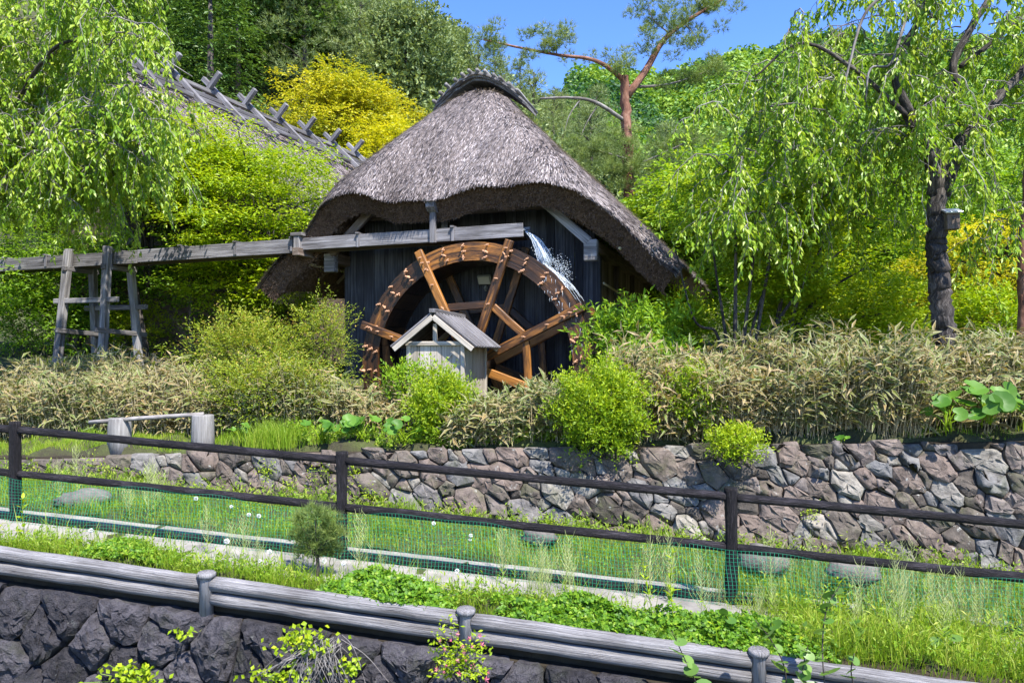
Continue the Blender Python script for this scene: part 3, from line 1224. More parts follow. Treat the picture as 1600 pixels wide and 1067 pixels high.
PH = math.radians(26)
for t0, t1, mat in ((0, .06, 'wheel'), (DEP - .06, DEP, 'wheel_dark')):
    for k in range(8):
        a0 = PH + k * math.pi / 4 + .02
        V, fs, gc = sector(RI, RW, a0, a0 + math.pi / 4 - .006, t0, t1, 9)
        mb = MB()
        mb.add(V, fs, rng.uniform(.15, .8), gc=gc)
        mb.build('rim_board', M[mat], wheel)
NB = 32
for k in range(NB):
    a = k * 2 * math.pi / NB
    V, fs, gc = sector(RI + .005, RI + .035, a + .003, a + 2 * math.pi / NB - .003, .062, DEP - .062, 3)
    mb = MB()
    mb.add(V, fs, rng.uniform(.2, .8), gc=gc)
    mb.build('sole_board', M['wheel_dark'], wheel)
    p, q = wp(RI + .04, a, DEP / 2), wp(RW - .02, a + .10, DEP / 2)
    mb = MB()
    x = nrm(q - p)
    cbox(mb, (p + q) / 2, A([x, VV, np.cross(x, VV)]), [np.linalg.norm(q - p) / 2, DEP / 2 - .063, .013], .004, rng.uniform(.2, .8), 1)
    mb.build('bucket_board', M['wheel_dark'], wheel)
for tv, off, mat in ((-.045, 0, 'wheel'), (DEP + .045, 0, 'wheel')):
    for k in range(8):
        a = PH + k * math.pi / 4
        r_end = 2.47 if k != 0 else 2.44
        mb = MB()
        beam(mb, wp(.16, a, tv), wp(r_end, a, tv), .165, .085, VV, .012, rng.uniform(.45, 1.0))
        mb.build('spoke', M[mat], wheel)
        b2 = a + math.pi / 4
        mb = MB()
        rb = 1.20
        beam(mb, wp(rb, a + .06, tv + .045), wp(rb, b2 - .06, tv + .045), .14, .07, VV, .01, rng.uniform(.4, .9))
        mb.build('brace', M[mat], wheel)
mb = MB()
tube(mb, [wp(0, 0, -1.0), wp(0, 0, DEP + .45)], .17, 12)
mb.build('axle', M['wheel_dark'], wheel, True)
mb = MB()
th = np.linspace(0, 2 * math.pi, 17)[:-1]
V, fs, gc = loft([[wp(.30, a, tv) for a in th] for tv in (-.10, .16)])
mb.add(V, fs, .5, gc=gc)
mb.build('hub', M['wheel'], wheel)
# pegs: a tenon end with a cross wedge, three in a row
pm = MB()
cbox(pm, (0, -.035, 0), A([[1, 0, 0], [0, 1, 0], [0, 0, 1.0]]), [.020, .05, .016], .005, .5, 1)
cbox(pm, (0, -.06, 0), A([[.94, 0, .34], [0, 1, 0], [-.34, 0, .94]]), [.055, .014, .013], .005, .8, 0)
peg_me = pm.mesh('peg', M['peg'])
for k in range(NB):
    a = k * 2 * math.pi / NB + .05
    if wp(RW, a, 0)[2] < -1.2:
        continue
    for r in (RI + .055, RI + .165, RI + .285):
        a_ = a + rng.normal() * .012
        rr = r + rng.normal() * .012
        o = place('peg', peg_me, wheel, wp(rr, a_, 0), (rng.normal() * .1, rng.normal() * .7, -YAW), tuple([rng.uniform(.75, 1.15)] * 3))
for k in range(8):
    a = PH + k * math.pi / 4
    for r in (.0, 1.22, 1.72, 2.05, 2.2, 2.31):
        if r and wp(r, a, 0)[2] > -1:
            place('peg', peg_me, wheel, wp(r, a, -.09), (0, rng.normal() * .7, -YAW), (.7, .55, .7))

# ---------------------------------------------------------------- the water trough
trough = thing('water_trough', 'long weathered wooden water trough leading over the top of the wheel', 'trough', HF(-6, -.85, 2.2))
TF_, TB_ = -1.10, -.66
segs = [(-13.6, -8.35, 2.385, .30), (-8.35, -3.98, 2.42, .29), (-3.98, .99, 2.455, .25)]
for i, (a, b, zt_, h) in enumerate(segs):
    z1 = zt_ + .03
    for tv, nm in ((TF_, 'side_board'), (TB_, 'side_board')):
        mb = MB()
        beam(mb, HF(a + .004, tv, zt_ - h / 2), HF(b - .004, tv, z1 - h / 2), .045, h, ZZ, .006, .62 - .22 * (i < 1) + .05 * i, .003)
        mb.build(nm, M['grey'] if i > 0 else M['trestle'], trough)
    mb = MB()
    beam(mb, HF(a + .004, (TF_ + TB_) / 2, zt_ - h + .02), HF(b - .06, (TF_ + TB_) / 2, z1 - h + .02), TB_ - TF_ - .05, .04, ZZ, .006, .3)
    mb.build('bottom_board', M['hutbeam'], trough)
for s in (-12.6, -11.2, -9.0, -7.1, -5.6, -4.15, -2.55, -.45, -.05 + .55):
    zz_ = 2.40 + .0065 * (s + 13)
    if s > 0.3:
        continue
    mb = MB()
    beam(mb, HF(s, TF_ - .08, zz_ + .015), HF(s, TB_ + .08, zz_ + .015), .075, .035, ZZ, .005, .6)
    mb.build('cross_batten', M['grey'], trough)
    mb = MB()
    cbox(mb, HF(s, TF_ - .034, zz_ - .13), A([UU, VV, ZZ]), [.035, .011, .135], .004, .55, 2)
    mb.build('side_batten', M['grey'], trough)
# notched holder at the joint
mb = MB()
cbox(mb, HF(-3.98, TF_ - .05, 2.30), A([UU, VV, ZZ]), [.075, .06, .20], .012, .5, 2)
mb.build('holder', M['trestle'], trough)
mb = MB()
cbox(mb, HF(-3.98, TF_ - .05, 2.53), A([UU, VV, ZZ]), [.14, .08, .035], .01, .5)
mb.build('holder_cap', M['trestle'], trough)
mwat, t_, bs, _o = newmat('running_water')
bs.inputs['Base Color'].default_value = (.62, .72, .80, 1)
bs.inputs['Roughness'].default_value = .08
bs.inputs['Transmission Weight'].default_value = .45
bs.inputs['IOR'].default_value = 1.33
bump(t_, noise(t_, attr(t_, 'gc').outputs['Vector'], 22, 4), .6, .03, bs)
mb = MB()
beam(mb, HF(-13, -.88, 2.32), HF(1.0, -.88, 2.37), .38, .03, ZZ, .005)
mb.build('water', mwat)['kind'] = 'structure'
# falling water and spray
mb = MB()
for k in range(90):
    w0 = rng.uniform(-.16, .16)
    sp = rng.uniform(.55, .95)
    fall = rng.uniform(.45, .78)
    u = np.linspace(rng.uniform(0, .25), 1, 9)
    p = [HF(.98 + sp * q * .52, -.88 + w0 * (1 + .3 * q), 2.34 - fall * q * q - .05 * q) + rng.normal(size=3) * .006 for q in u]
    tube(mb, p, rng.uniform(.004, .013) * (1 - .3 * u) * (1 + .3 * rng.normal(size=9).clip(-1, 1)), 5)
for k in range(700):
    q = abs(rng.normal()) * .55
    c = HF(1.22 + rng.uniform(0, .62) , -.9 + rng.normal() * .22, 1.86) + ZZ * (-.0 + rng.uniform(-.05, .10) + q * .22) 
    c = c - ZZ * max(0, (c - HF(1.22, -.9, 0)) @ UU) * .72
    r = rng.uniform(.002, .008)
    d = rdir(3) * r
    V = np.stack([c + A([r, 0, 0]), c + A([0, r, 0]), c - A([r, 0, 0]), c - A([0, r, 0]), c + A([0, 0, r * 1.4]), c - A([0, 0, r * 1.4])])
    mb.add(V, A([[0, 1, 4], [1, 2, 4], [2, 3, 4], [3, 0, 4], [1, 0, 5], [2, 1, 5], [3, 2, 5], [0, 3, 5]]), .5)
for k in range(26):
    tv = rng.uniform(.02, DEP - .05)
    a0 = math.radians(rng.uniform(44, 56))
    n = 9
    tube(mb, [wp(RW + .012 + rng.normal() * .006, a0 - math.radians(q), tv + rng.normal() * .006) for q in np.linspace(0, rng.uniform(4, 16), n)], rng.uniform(.003, .007), 4)
for k in range(40):
    a0, tv = math.radians(rng.uniform(8, 50)), rng.uniform(-.03, .0)
    p = wp(RI + rng.uniform(0, .3), a0, tv - .02)
    tube(mb, [p, p - ZZ * rng.uniform(.03, .12)], .0022, 4)
mfoam, t_, bs, _o = newmat('white_water')
bs.inputs['Base Color'].default_value = (.72, .80, .88, 1)
bs.inputs['Roughness'].default_value = .12
bs.inputs['Transmission Weight'].default_value = .25
bs.inputs['IOR'].default_value = 1.33
mb.build('falling_water', mfoam, None, True)['kind'] = 'stuff'

# small gate frame standing over the trough
gate = thing('sluice_frame', 'small weathered timber frame straddling the trough above the wheel', 'frame', HF(-.86, -.88, 2.3))
for tv in (TF_ - .05, TB_ + .05):
    mb = MB()
    cbox(mb, HF(-.86, tv, 2.53), A([UU, VV, ZZ]), [.06, .035, .33], .008, .75, 2)
    mb.build('post', M['grey'], gate)
mb = MB()
S = []
for tv, zl in ((TF_ - .20, .02), (TF_ - .12, -.05), (TF_ - .0, -.07), (-.88, -.05), (TB_ + .0, -.07), (TB_ + .12, -.05), (TB_ + .2, .02)):
    S.append([HF(-.95, tv, 2.88 + zl - .02), HF(-.77, tv, 2.88 + zl - .02), HF(-.77, tv, 2.98), HF(-.95, tv, 2.98)])
V, fs, gc = loft(S)
mb.add(V, fs, .6, gc=gc)
mb.build('crossbeam', M['grey'], gate)
mb = MB()
beam(mb, HF(-.86, TF_ - .24, 3.0), HF(-.86, TB_ + .24, 3.0), .26, .03)
mb.build('cap_board', M['grey'], gate)

# trestle under the far end of the trough
tr = thing('trestle', 'grey four legged timber trestle holding up the trough above the bamboo hedge', 'trestle', HF(-9.6, -.88, .0))
for s, e in ((-10.35, -.16), (-9.15, .05)):
    for tv, lean in ((TF_ - .10, -.20), (TB_ + .10, .24)):
        mb = MB()
        hi = 2.52 if lean < 0 else 2.2
        beam(mb, HF(s + e, tv + lean, -.35), HF(s, tv, hi), .17, .15, ZZ if False else VV, .014, rng.uniform(.4, .8), .006)
        mb.build('leg', M['trestle'], tr)
    mb = MB()
    beam(mb, HF(s + .07, TF_ - .5, .58), HF(s + .07, TB_ + .5, .50), .10, .11, ZZ, .01, .4)
    mb.build('brace', M['trestle'], tr)
    mb = MB()
    beam(mb, HF(s, TF_ - .25, 2.05), HF(s, TB_ + .25, 2.05), .12, .12, ZZ, .01, .4)
    mb.build('crosspiece', M['trestle'], tr)
for tv, z in ((TF_ - .19, 1.28), (TB_ + .20, 1.16)):
    mb = MB()
    beam(mb, HF(-10.7, tv, z), HF(-8.75, tv, z), .10, .12, ZZ, .01, .6)
    mb.build('rail', M['trestle'], tr)

# ---------------------------------------------------------------- small shelter in front of the hub
SY = math.radians(12)
SU, SV = A([math.cos(SY), -math.sin(SY), 0]), A([math.sin(SY), math.cos(SY), 0])
SP = P(681, 555, 12.25)
sh = thing('wooden_shelter', 'little pale board shelter with a ribbed gable roof before the wheel hub', 'shelter', (SP[0], SP[1], -.95))


def sf(s, t, z):
    return A([SP[0], SP[1], 0]) + SU * s + SV * t + ZZ * (z - .07)


bw = .93 / 5
for k in range(5):
    mb = MB()
    cbox(mb, sf(-.465 + bw * (k + .5), 0, -.36), A([SU, SV, ZZ]), [bw / 2 - .003, .012, .60], .004, rng.uniform(.3, .9), 2)
    mb.build('board', M['pale'], sh)
for k in range(6):
    for s in (-.465, .465):
        mb = MB()
        cbox(mb, sf(s, .02 + .245 * (k + .5), -.36), A([SV, SU, ZZ]), [.119, .012, .60], .004, rng.uniform(.3, .9), 2)
        mb.build('board', M['pale'], sh)
for s in (-.47, .47):
    for t in (.0, 1.48):
        mb = MB()
        cbox(mb, sf(s, t - .012 if t == 0 else t, -.36), A([SU, SV, ZZ]), [.035, .035, .61], .006, .6, 2)
        mb.build('post', M['pale'], sh)
mb = MB()
beam(mb, sf(-.52, -.03, .265), sf(.52, -.03, .265), .06, .07)
mb.build('tie_beam', M['pale'], sh)
mb = MB()
cbox(mb, sf(0, -.03, .44), A([SU, SV, ZZ]), [.035, .03, .155], .006, .6, 2)
mb.build('king_post', M['pale'], sh)
for sg in (-1, 1):
    ap, ev = A([0, .70]), A([sg * .68, .165])
    for t in (-.17, 1.62):
        mb = MB()
        beam(mb, sf(0 + sg * .004, t, .70), sf(ev[0], t, ev[1]), .03, .085, ZZ, .005, .75)
        mb.build('barge_board', M['pale'], sh)
    mb = MB()
    dd = nrm(SU * ev[0] + ZZ * (ev[1] - .70))
    nn = nrm(np.cross(dd, SV)) * (1 if np.cross(dd, SV)[2] > 0 else -1)
    L = math.hypot(ev[0], .70 - ev[1])
    cbox(mb, sf(0, .72, .70) + dd * L / 2 + nn * .055, A([dd, SV, nn]), [L / 2 + .015, .86, .011], .003, .4)
    mb.build('roof_board', M['grey'], sh)
    for k in range(10):
        mb = MB()
        cbox(mb, sf(0, -.11 + k * .185, .70) + dd * L / 2 + nn * .079, A([dd, SV, nn]), [L / 2 + .02, .035, .013], .004, rng.uniform(.4, .9))
        mb.build('roof_rib', M['grey'], sh)
mb = MB()
beam(mb, sf(0, -.2, .80), sf(0, 1.65, .80), .11, .07)
mb.build('ridge_board', M['grey'], sh)
mb = MB()
cbox(mb, sf(.26, -.03, .06), A([nrm(SU + ZZ), SV, nrm(ZZ - SU)]), [.05, .012, .012], .003)
mb.build('latch', M['pale'], sh)

# low rail on two stumps by the hedge
rail = thing('stump_rail', 'pale pole resting across two sawn grey stumps beside the hedge', 'rail', P(240, 690, 10.4))
for px, w_, hy0, hy1 in ((187, .155, 653, 700), (318, .15, 648, 702)):
    d = 10.35 if px < 200 else 10.2
    c = P(px, 0, d)
    z1, z0 = P(px, hy0, d)[2], P(px, hy1, d)[2] - .12
    th = np.arange(16) * 2 * math.pi / 16
    S = []
    for z, f in ((z0, 1.08), ((z0 + z1) / 2, 1.0), (z1 - .015, .95), (z1, .90)):
        r = w_ * f * (1 + .05 * np.sin(th * 3 + px))
        S.append(np.stack([c[0] + r * np.cos(th), c[1] + r * np.sin(th), np.full(16, z)], -1))
    V, fs, gc = loft(S)
    mb = MB()
    mb.add(V, fs, .6, gc=np.stack([V[:, 2], V[:, 0] * 2, V[:, 1] * 2], -1))
    mb.build('stump', M['stump'], rail, True)
mb = MB()
tube(mb, smoothline([P(140, 660, 10.3), P(225, 653, 10.25), P(318, 647, 10.18)], 8), .03, 9, .8)
mb.build('pole', M['bark_pale'], rail, True)
mb = MB()
tube(mb, smoothline([HF(1.05, -1.75, -.72), HF(1.9, -1.7, -.78), HF(2.7, -1.75, -.75)], 6), .06, 9, .7)
tag(mb.build('timber_beam', M['wheel'], None, True), 'wet brown timber lying across the pit at the foot of the wheel', 'beam')

# ---------------------------------------------------------------- the big thatched house behind the maple
BA, BB = P(170, 66, 19.0), P(575, 246, 30.0)
BB[2] = BA[2]
BV = nrm((BB - BA) * A([1, 1, 0]))
BU = A([BV[1], -BV[0], 0])
BL = np.linalg.norm((BB - BA)[:2])
RZ = BA[2]
big = thing('thatched_house', 'large thatched house half hidden by the maple with crossed timbers along its ridge', 'house', (BA + BV * BL / 2) * A([1, 1, 0]) + A([0, 0, .3]))


def bh(t, s, z):
    return BA * A([1, 1, 0]) + BV * t + BU * s + ZZ * z


def big_z(s, t):
    return RZ - .35 - 1.0 * np.sqrt(np.asarray(s, float) ** 2 + .06) + 0 * np.asarray(t)


ns, nt = 50, 40
sg_, tg_ = np.linspace(-3.7, 3.7, ns), np.linspace(.3, BL + .6, nt)
SG, TG = np.meshgrid(sg_, tg_, indexing='ij')


def bha(s, t, z):
    return BA * A([1, 1, 0]) + BV * np.asarray(t)[..., None] + BU * np.asarray(s)[..., None] + ZZ * np.asarray(z)[..., None]


tp_ = bha(SG, TG, big_z(SG, TG) + rng.normal(size=SG.shape) * .015)
bt_ = bha(SG * .95, TG * .98 + .1, big_z(SG, TG) - .5)
nv = ns * nt
mb = MB()
ring = [i * nt for i in range(ns)] + [(ns - 1) * nt + j for j in range(1, nt)] + [i * nt + nt - 1 for i in range(ns - 2, -1, -1)] + [j for j in range(nt - 2, 0, -1)]
ring = A(ring)
r2 = np.roll(ring, -1)
mb.add(np.concatenate([tp_.reshape(-1, 3), bt_.reshape(-1, 3)]), [grid_faces(ns, nt), grid_faces(ns, nt, True) + nv, np.stack([ring, ring + nv, r2 + nv, r2], -1)], .55)
broof = mb.build('thatched_roof', M['thatch'], big, True)
mb = MB()
n = 16000
s = rng.uniform(0, 3.7, n)
t = rng.uniform(.35, BL + .5, n)
e = nrm(BU * .72 - ZZ * .72 + rng.normal(size=(n, 3)) * .15 + nrm(BU + ZZ) * .18)
p = bha(s, t, big_z(s, t))
sd = nrm(np.cross(e, A([0, 0, 1.0])))
V = np.stack([p - sd * .014, p + sd * .014, p + e * .25 + sd * .008, p + e * .25 - sd * .008], 1).reshape(-1, 3)
mb.add(V, np.arange(4 * n).reshape(-1, 4), np.clip(rng.normal(.6, .22, n), 0, 1))
mb.build('straw', M['straw'], broof, False, 'stuff')
for s in (-.32, .0, .32, .75):
    mb = MB()
    z = RZ - .28 - .75 * abs(s) + (.12 if s == 0 else .02)
    beam(mb, bh(.1, s, z), bh(BL + .7, s, z), .12, .12, ZZ, .01, .4)
    mb.build('ridge_rail', M['grey'] if s else M['trestle'], broof)
k = 0
tq = .5
while tq < BL + .3:
    for sg in (-1, 1):
        mb = MB()
        off = .09 * sg
        beam(mb, bh(tq + off, -sg * .42, RZ + .36), bh(tq + off, sg * 1.15, RZ - 1.15), .15, .13, BV, .012, rng.uniform(.5, .9))
        mb.build('crossed_timber', M['grey'], broof)
    tq += 1.5
for s in (-2.9, 2.9):
    mb = MB()
    cbox(mb, bh(BL / 2, s, 1.6), A([BV, BU, ZZ]), [BL / 2 - 1.0, .06, 2.6], .01, .5)
    mb.build('wall', M['hutbeam'], big)
for t in (1.1, BL - .3):
    mb = MB()
    S = [[bh(t - .05, s, -.2), bh(t + .05, s, -.2), bh(t + .05, s, RZ - 1.1 - abs(s)), bh(t - .05, s, RZ - 1.1 - abs(s))] for s in np.linspace(-2.9, 2.9, 9)]
    V, fs, gc = loft(S)
    mb.add(V, fs, .4, gc=gc)
    mb.build('gable_wall', M['hutbeam'], big)
# ---------------------------------------------------------------- trees
def weeping(root, starts, branches, leafL, leafW, per_m, mat, hang=(.5, 1.5), step=.17, tw=.0045, tj=.2):
    """arching limbs with hanging leafy twigs; branches: (azimuth, reach, rise, end drop)"""
    bm_, lm = MB(), MB()
    PO, PD, PT = [], [], []
    for ib, (az, R, rise, drop) in enumerate(branches):
        C = starts[ib % len(starts)]
        d = A([math.cos(az), math.sin(az), 0])
        u = np.linspace(0, 1, 14)
        side = A([-d[1], d[0], 0]) * rng.normal() * .25
        start = C + A([rng.normal() * .15, rng.normal() * .15, rng.uniform(-.5, .3)])
        p = start + d * (R * u ** .85)[:, None] + side * (R * u * u)[:, None] + ZZ * (rise * np.sin(u * math.pi * .62) - (drop + rise * .9) * u ** 2.2)[:, None]
        p = p + np.cumsum(rng.normal(size=(14, 3)) * .022, 0)
        tube(bm_, p, .004 + .022 * (1 - u) ** 1.3 * min(1, R / 2.5), 4, rng.uniform(.3, .9))
        n = max(4, int(R / step * 1.3))
        for q in np.linspace(.16, 1, n):
            i = min(int(q * 13), 12)
            f = q * 13 - i
            o = p[i] * (1 - f) + p[i + 1] * f
            L = rng.uniform(*hang) * (.6 + .5 * q)
            dr = nrm(d * rng.uniform(-.2, .6) + rng.normal(size=3) * A([.6, .6, .25]) - ZZ * .45)
            m_ = 4
            v = np.linspace(0, 1, m_)
            o2 = o + dr * (L * .45 * v)[:, None] - ZZ * (L * .62 * v ** 1.4)[:, None]
            if rng.random() < .6:
                tube(bm_, o2, tw * (1.3 - v * .8), 3, rng.uniform(.4, 1), False)
            k = int(L * per_m)
            vv = rng.uniform(.05, 1, k)
            ix = np.minimum((vv * (m_ - 1)).astype(int), m_ - 2)
            fr = (vv * (m_ - 1) - ix)[:, None]
            PO.append(o2[ix] * (1 - fr) + o2[ix + 1] * fr)
            PD.append(nrm(o2[ix + 1] - o2[ix]))
            PT.append(np.full(k, np.clip(.62 + rng.normal() * .18, 0, 1)))
    PO, PD, PT = np.concatenate(PO), np.concatenate(PD), np.concatenate(PT)
    n = len(PO)
    ph = rng.uniform(0, 2 * math.pi, n)
    out = np.stack([np.cos(ph), np.sin(ph), np.zeros(n)], -1)
    ax = out * .62 + PD * .55 - ZZ * .35 + rng.normal(size=(n, 3)) * .2
    nr = out * .4 + ZZ * .5 + SUNV * .6 + rng.normal(size=(n, 3)) * .42
    s = rng.uniform(.6, 1.25, n)
    leaves(lm, PO, ax, nr, leafL * s, leafW * s, np.clip(PT + rng.normal(size=n) * tj, 0, 1), .16, False, .12)
    bm_.build('branch', M['bark_pale'], root, True)
    lm.build('crown', M[mat], root, False)
    return n


def limb(root, pts, r0, r1, mat, k=12, n=26, rough=.05, name='limb', power=1.0):
    mb = MB()
    p = smoothline(pts, n)
    u = np.linspace(0, 1, n)
    p = p + rng.normal(size=p.shape) * .12 * r1
    tube(mb, p, (r0 * (1 - u ** power) + r1 * u ** power) * (1 + .02 * np.sin(u * 9 + r0 * 90)), k, .5, True, rough)
    return mb.build(name, M[mat], root, True)


# weeping cherry on the right
t = thing('weeping_cherry', 'weeping cherry with dark forked trunk, birdhouse and hanging leaves beyond the bamboo hedge', 'tree', P(1478, 640, 11))
limb(t, [P(1482, 650, 11), P(1476, 520, 11), P(1466, 430, 11), P(1462, 370, 11), P(1464, 295, 11)], .16, .125, 'bark', 26, 60, .03, 'trunk')
limb(t, [P(1463, 305, 11), P(1455, 245, 10.95), P(1432, 205, 10.9), P(1420, 178, 10.9)], .125, .085, 'bark')
limb(t, [P(1457, 250, 10.95), P(1453, 200, 11.05), P(1449, 160, 11.1)], .075, .05, 'bark')
limb(t, [P(1470, 305, 11), P(1488, 255, 11.05), P(1505, 215, 11.1), P(1535, 195, 11.1), P(1562, 150, 11.1), P(1600, 110, 11.2), P(1660, 20, 11.3)], .12, .05, 'bark')
limb(t, [P(1505, 218, 11.1), P(1530, 200, 11.05), P(1537, 203, 11)], .055, .04, 'bark_pale')
limb(t, [P(1449, 165, 11.1), P(1495, 145, 11.2), P(1490, 100, 11.3), P(1520, 40, 11.3), P(1555, -20, 11.4), P(1580, -90, 11.5)], .055, .05, 'bark')
limb(t, [P(1422, 180, 10.9), P(1400, 110, 10.9), P(1440, 20, 11), P(1435, -20, 11)], .07, .045, 'bark')
limb(t, [P(1500, 105, 11.3), P(1570, 50, 11.4), P(1640, -10, 11.5)], .035, .02, 'bark')
limb(t, [P(1463, 30, 11), P(1425, 8, 10.8), P(1412, 40, 10.7), P(1392, 100, 10.6), P(1360, 108, 10.6), P(1352, 160, 10.6)], .028, .012, 'bark_pale')
limb(t, [P(1440, 0, 11), P(1390, -8, 10.7), P(1350, 25, 10.6), P(1325, 110, 10.5), P(1316, 150, 10.5)], .03, .012, 'bark_pale')
limb(t, [P(1422, 185, 10.9), P(1330, 105, 10.8), P(1250, 68, 10.7), P(1180, 120, 10.6)], .04, .012, 'bark')
ST = [P(x, y, d) for x, y, d in ((1432, 200, 10.9), (1449, 160, 11.1), (1515, 205, 11.1), (1565, 140, 11.2), (1600, 110, 11.3), (1437, 20, 11), (1525, 40, 11.3), (1580, 40, 11.5), (1330, 105, 10.8), (1250, 70, 10.7), (1290, 130, 11.2), (1370, 60, 11.3), (1400, 110, 10.9),
                                  (1220, 150, 11.0), (1180, 215, 10.9), (1250, 230, 11.4), (1330, 220, 11.6), (1390, 260, 11.8), (1150, 300, 11.0), (1220, 310, 11.5), (1300, 320, 11.8), (1540, 260, 11.6), (1580, 330, 11.4), (1360, -30, 11.2), (1480, -40, 11.4))]
br = []
for k in range(225):
    az = rng.uniform(0, 2 * math.pi)
    if math.cos(az) > .3 and rng.random() < .45:
        az += math.pi
    br.append((az, rng.uniform(.35, 1.25), rng.uniform(-.05, .5), rng.uniform(.15, .9)))
n1 = weeping(t, ST, br, .104, .044, 29, 'cherry', (.16, .62), .08)
bx = thing('birdhouse', 'wooden birdhouse with a shiny metal roof fixed to the cherry trunk', 'birdhouse', P(1488, 345, 10.8))
c = P(1487, 346, 10.78)
ux, uy = nrm(A([1, -.25, 0])), nrm(A([.25, 1, 0]))
mb = MB()
cbox(mb, c, A([ux, uy, ZZ]), [.085, .085, .125], .006, .7, 2)
mb.build('box', M['hutbeam'], bx)
mb = MB()
rz_ = nrm(ZZ - uy * .35)
cbox(mb, c + ZZ * .155, A([ux, nrm(np.cross(rz_, ux)), rz_]), [.115, .13, .012], .003)
mm, tt_, bs, _o = newmat('shiny_metal')
bs.inputs['Base Color'].default_value = (.62, .66, .72, 1)
bs.inputs['Metallic'].default_value = .7
bs.inputs['Roughness'].default_value = .3
mb.build('roof', mm, bx)
mb = MB()
th = np.linspace(0, 2 * math.pi, 13)[:-1]
V, fs, gc = loft([[c - uy * d + ux * .022 * math.cos(a) + ZZ * (.04 + .022 * math.sin(a)) for a in th] for d in (.08, .092)])
mb.add(V, fs)
mdark, tt_, bs, _o = newmat('dark_hole')
bs.inputs['Base Color'].default_value = (.01, .008, .006, 1)
mb.build('entrance', mdark, bx)

# weeping cherry on the left, over the trough
tL = P(-120, 560, 13.4)
t = thing('weeping_cherry', 'dense weeping cherry hanging over the far end of the water trough', 'tree', tL)
limb(t, [P(-120, 600, 13.4), P(-90, 430, 13.4), P(-60, 250, 13.4), P(-20, 130, 13.4)], .26, .14, 'bark', 14, 30, .06, 'trunk')
limb(t, [P(12, 250, 13.4), P(60, 180, 13), P(110, 160, 12.8), P(170, 180, 12.6), P(240, 250, 12.6)], .07, .014, 'bark_pale')
limb(t, [P(0, 300, 13.4), P(70, 190, 12.6), P(130, 215, 12.4), P(180, 260, 12.3)], .06, .014, 'bark_pale')
limb(t, [P(18, 140, 13.4), P(120, 60, 13), P(200, 60, 12.8), P(300, 120, 12.8)], .035, .008, 'bark_pale')
limb(t, [P(5, 200, 13.2), P(80, 80, 12.4), P(160, 60, 12.0)], .05, .014, 'bark')
ST = []
while len(ST) < 84:
    x, y = rng.uniform(-160, 290), rng.uniform(-70, 285)
    if x < 175 + .28 * y and x < 300 - max(0, (y - 300)) * 2:
        ST.append(P(x, y, 13.2 + rng.normal() * .9))
br = []
for k in range(430):
    br.append((rng.uniform(-3.1, 3.1), rng.uniform(.35, 1.3), rng.uniform(-.05, .4), rng.uniform(.15, .9)))
n2 = weeping(t, ST, br, .108, .047, 31, 'cherry', (.18, .75), .085)


def pads(root, centers, rr, n_tw, k, L, W, mat, mode='flat', tint=.5, Lt=.35, name='crown', tj=.22, flat=.35):
    """a crown of separate leaf pads"""
    mb = MB()
    centers = A(centers)
    rr = np.broadcast_to(np.asarray(rr, float), (len(centers),))
    for c, r in zip(centers, rr):
        n = max(6, int(n_tw * r * r))
        d = rdir(n)
        o = c + d * (r * rng.uniform(.25, 1, n) ** .6)[:, None] * A([1, 1, flat])
        D = d * A([1, 1, .25]) + rng.normal(size=(n, 3)) * A([.35, .35, .12])
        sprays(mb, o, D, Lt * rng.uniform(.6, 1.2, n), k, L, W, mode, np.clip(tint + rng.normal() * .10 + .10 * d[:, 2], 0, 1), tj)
    return mb.build(name, M[mat], root)


def ell(c, r, n, inner=.45):
    d = rdir(n)
    return A(c) + d * A(r) * (rng.uniform(inner, 1, n) ** .7)[:, None]


def broadtree(name, label, cat, base, top, width, mat, npad, padr, ntw, k, L, W, mode='flat', tint=.5, trunk_r=.12, bark='bark', stems=1, group=None, low=.15, Lt=.35, flat=.35):
    base = A(base)
    H = top - base[2]
    t = thing(name, label, cat, base, group)
    c = base + ZZ * (H * (.5 + low / 2))
    r = A([width / 2, width / 2, H * (.5 - low / 2)])
    ce = ell(c, r * .88, npad, .35)
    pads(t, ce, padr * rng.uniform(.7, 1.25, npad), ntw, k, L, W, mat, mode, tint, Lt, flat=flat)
    mb = MB()
    for s in range(stems):
        b = base + A([rng.normal() * .12 * (stems > 1), rng.normal() * .12 * (stems > 1), -.15])
        tip = base + A([rng.normal() * width * .10 * (1 + stems * .4), rng.normal() * width * .1, H * .72])
        p = smoothline([b, (b + tip) / 2 + rng.normal(size=3) * .12 * trunk_r * 8 * A([1, 1, 0]), tip], 14)
        u = np.linspace(0, 1, 14)
        tube(mb, p, trunk_r * (1 - .8 * u) / max(1, stems ** .45), 8, .5, True, .05)
    mb.build('trunk', M[bark], t, True)
    mb = MB()
    for q in ce[:: max(1, len(ce) // 40)]:
        h = rng.uniform(.25, .65)
        b = base + ZZ * (H * min(h, max(.15, (q[2] - base[2]) / H - .1)))
        p = smoothline([b, (b * .5 + q * .5) + ZZ * .1 * H * .3, q], 8)
        tube(mb, p, np.linspace(trunk_r * .35, .012, 8), 4, .5, False)
    mb.build('branch', M[bark], t, True)
    return t


# maple behind the trough
def mtree(px, py_top, d, width, base_z=None, **kw):
    b = P(px, 555, d)
    b[2] = float(gz(b[0], b[1])) if base_z is None else base_z
    top = (HY - py_top) / F * d
    return b, top


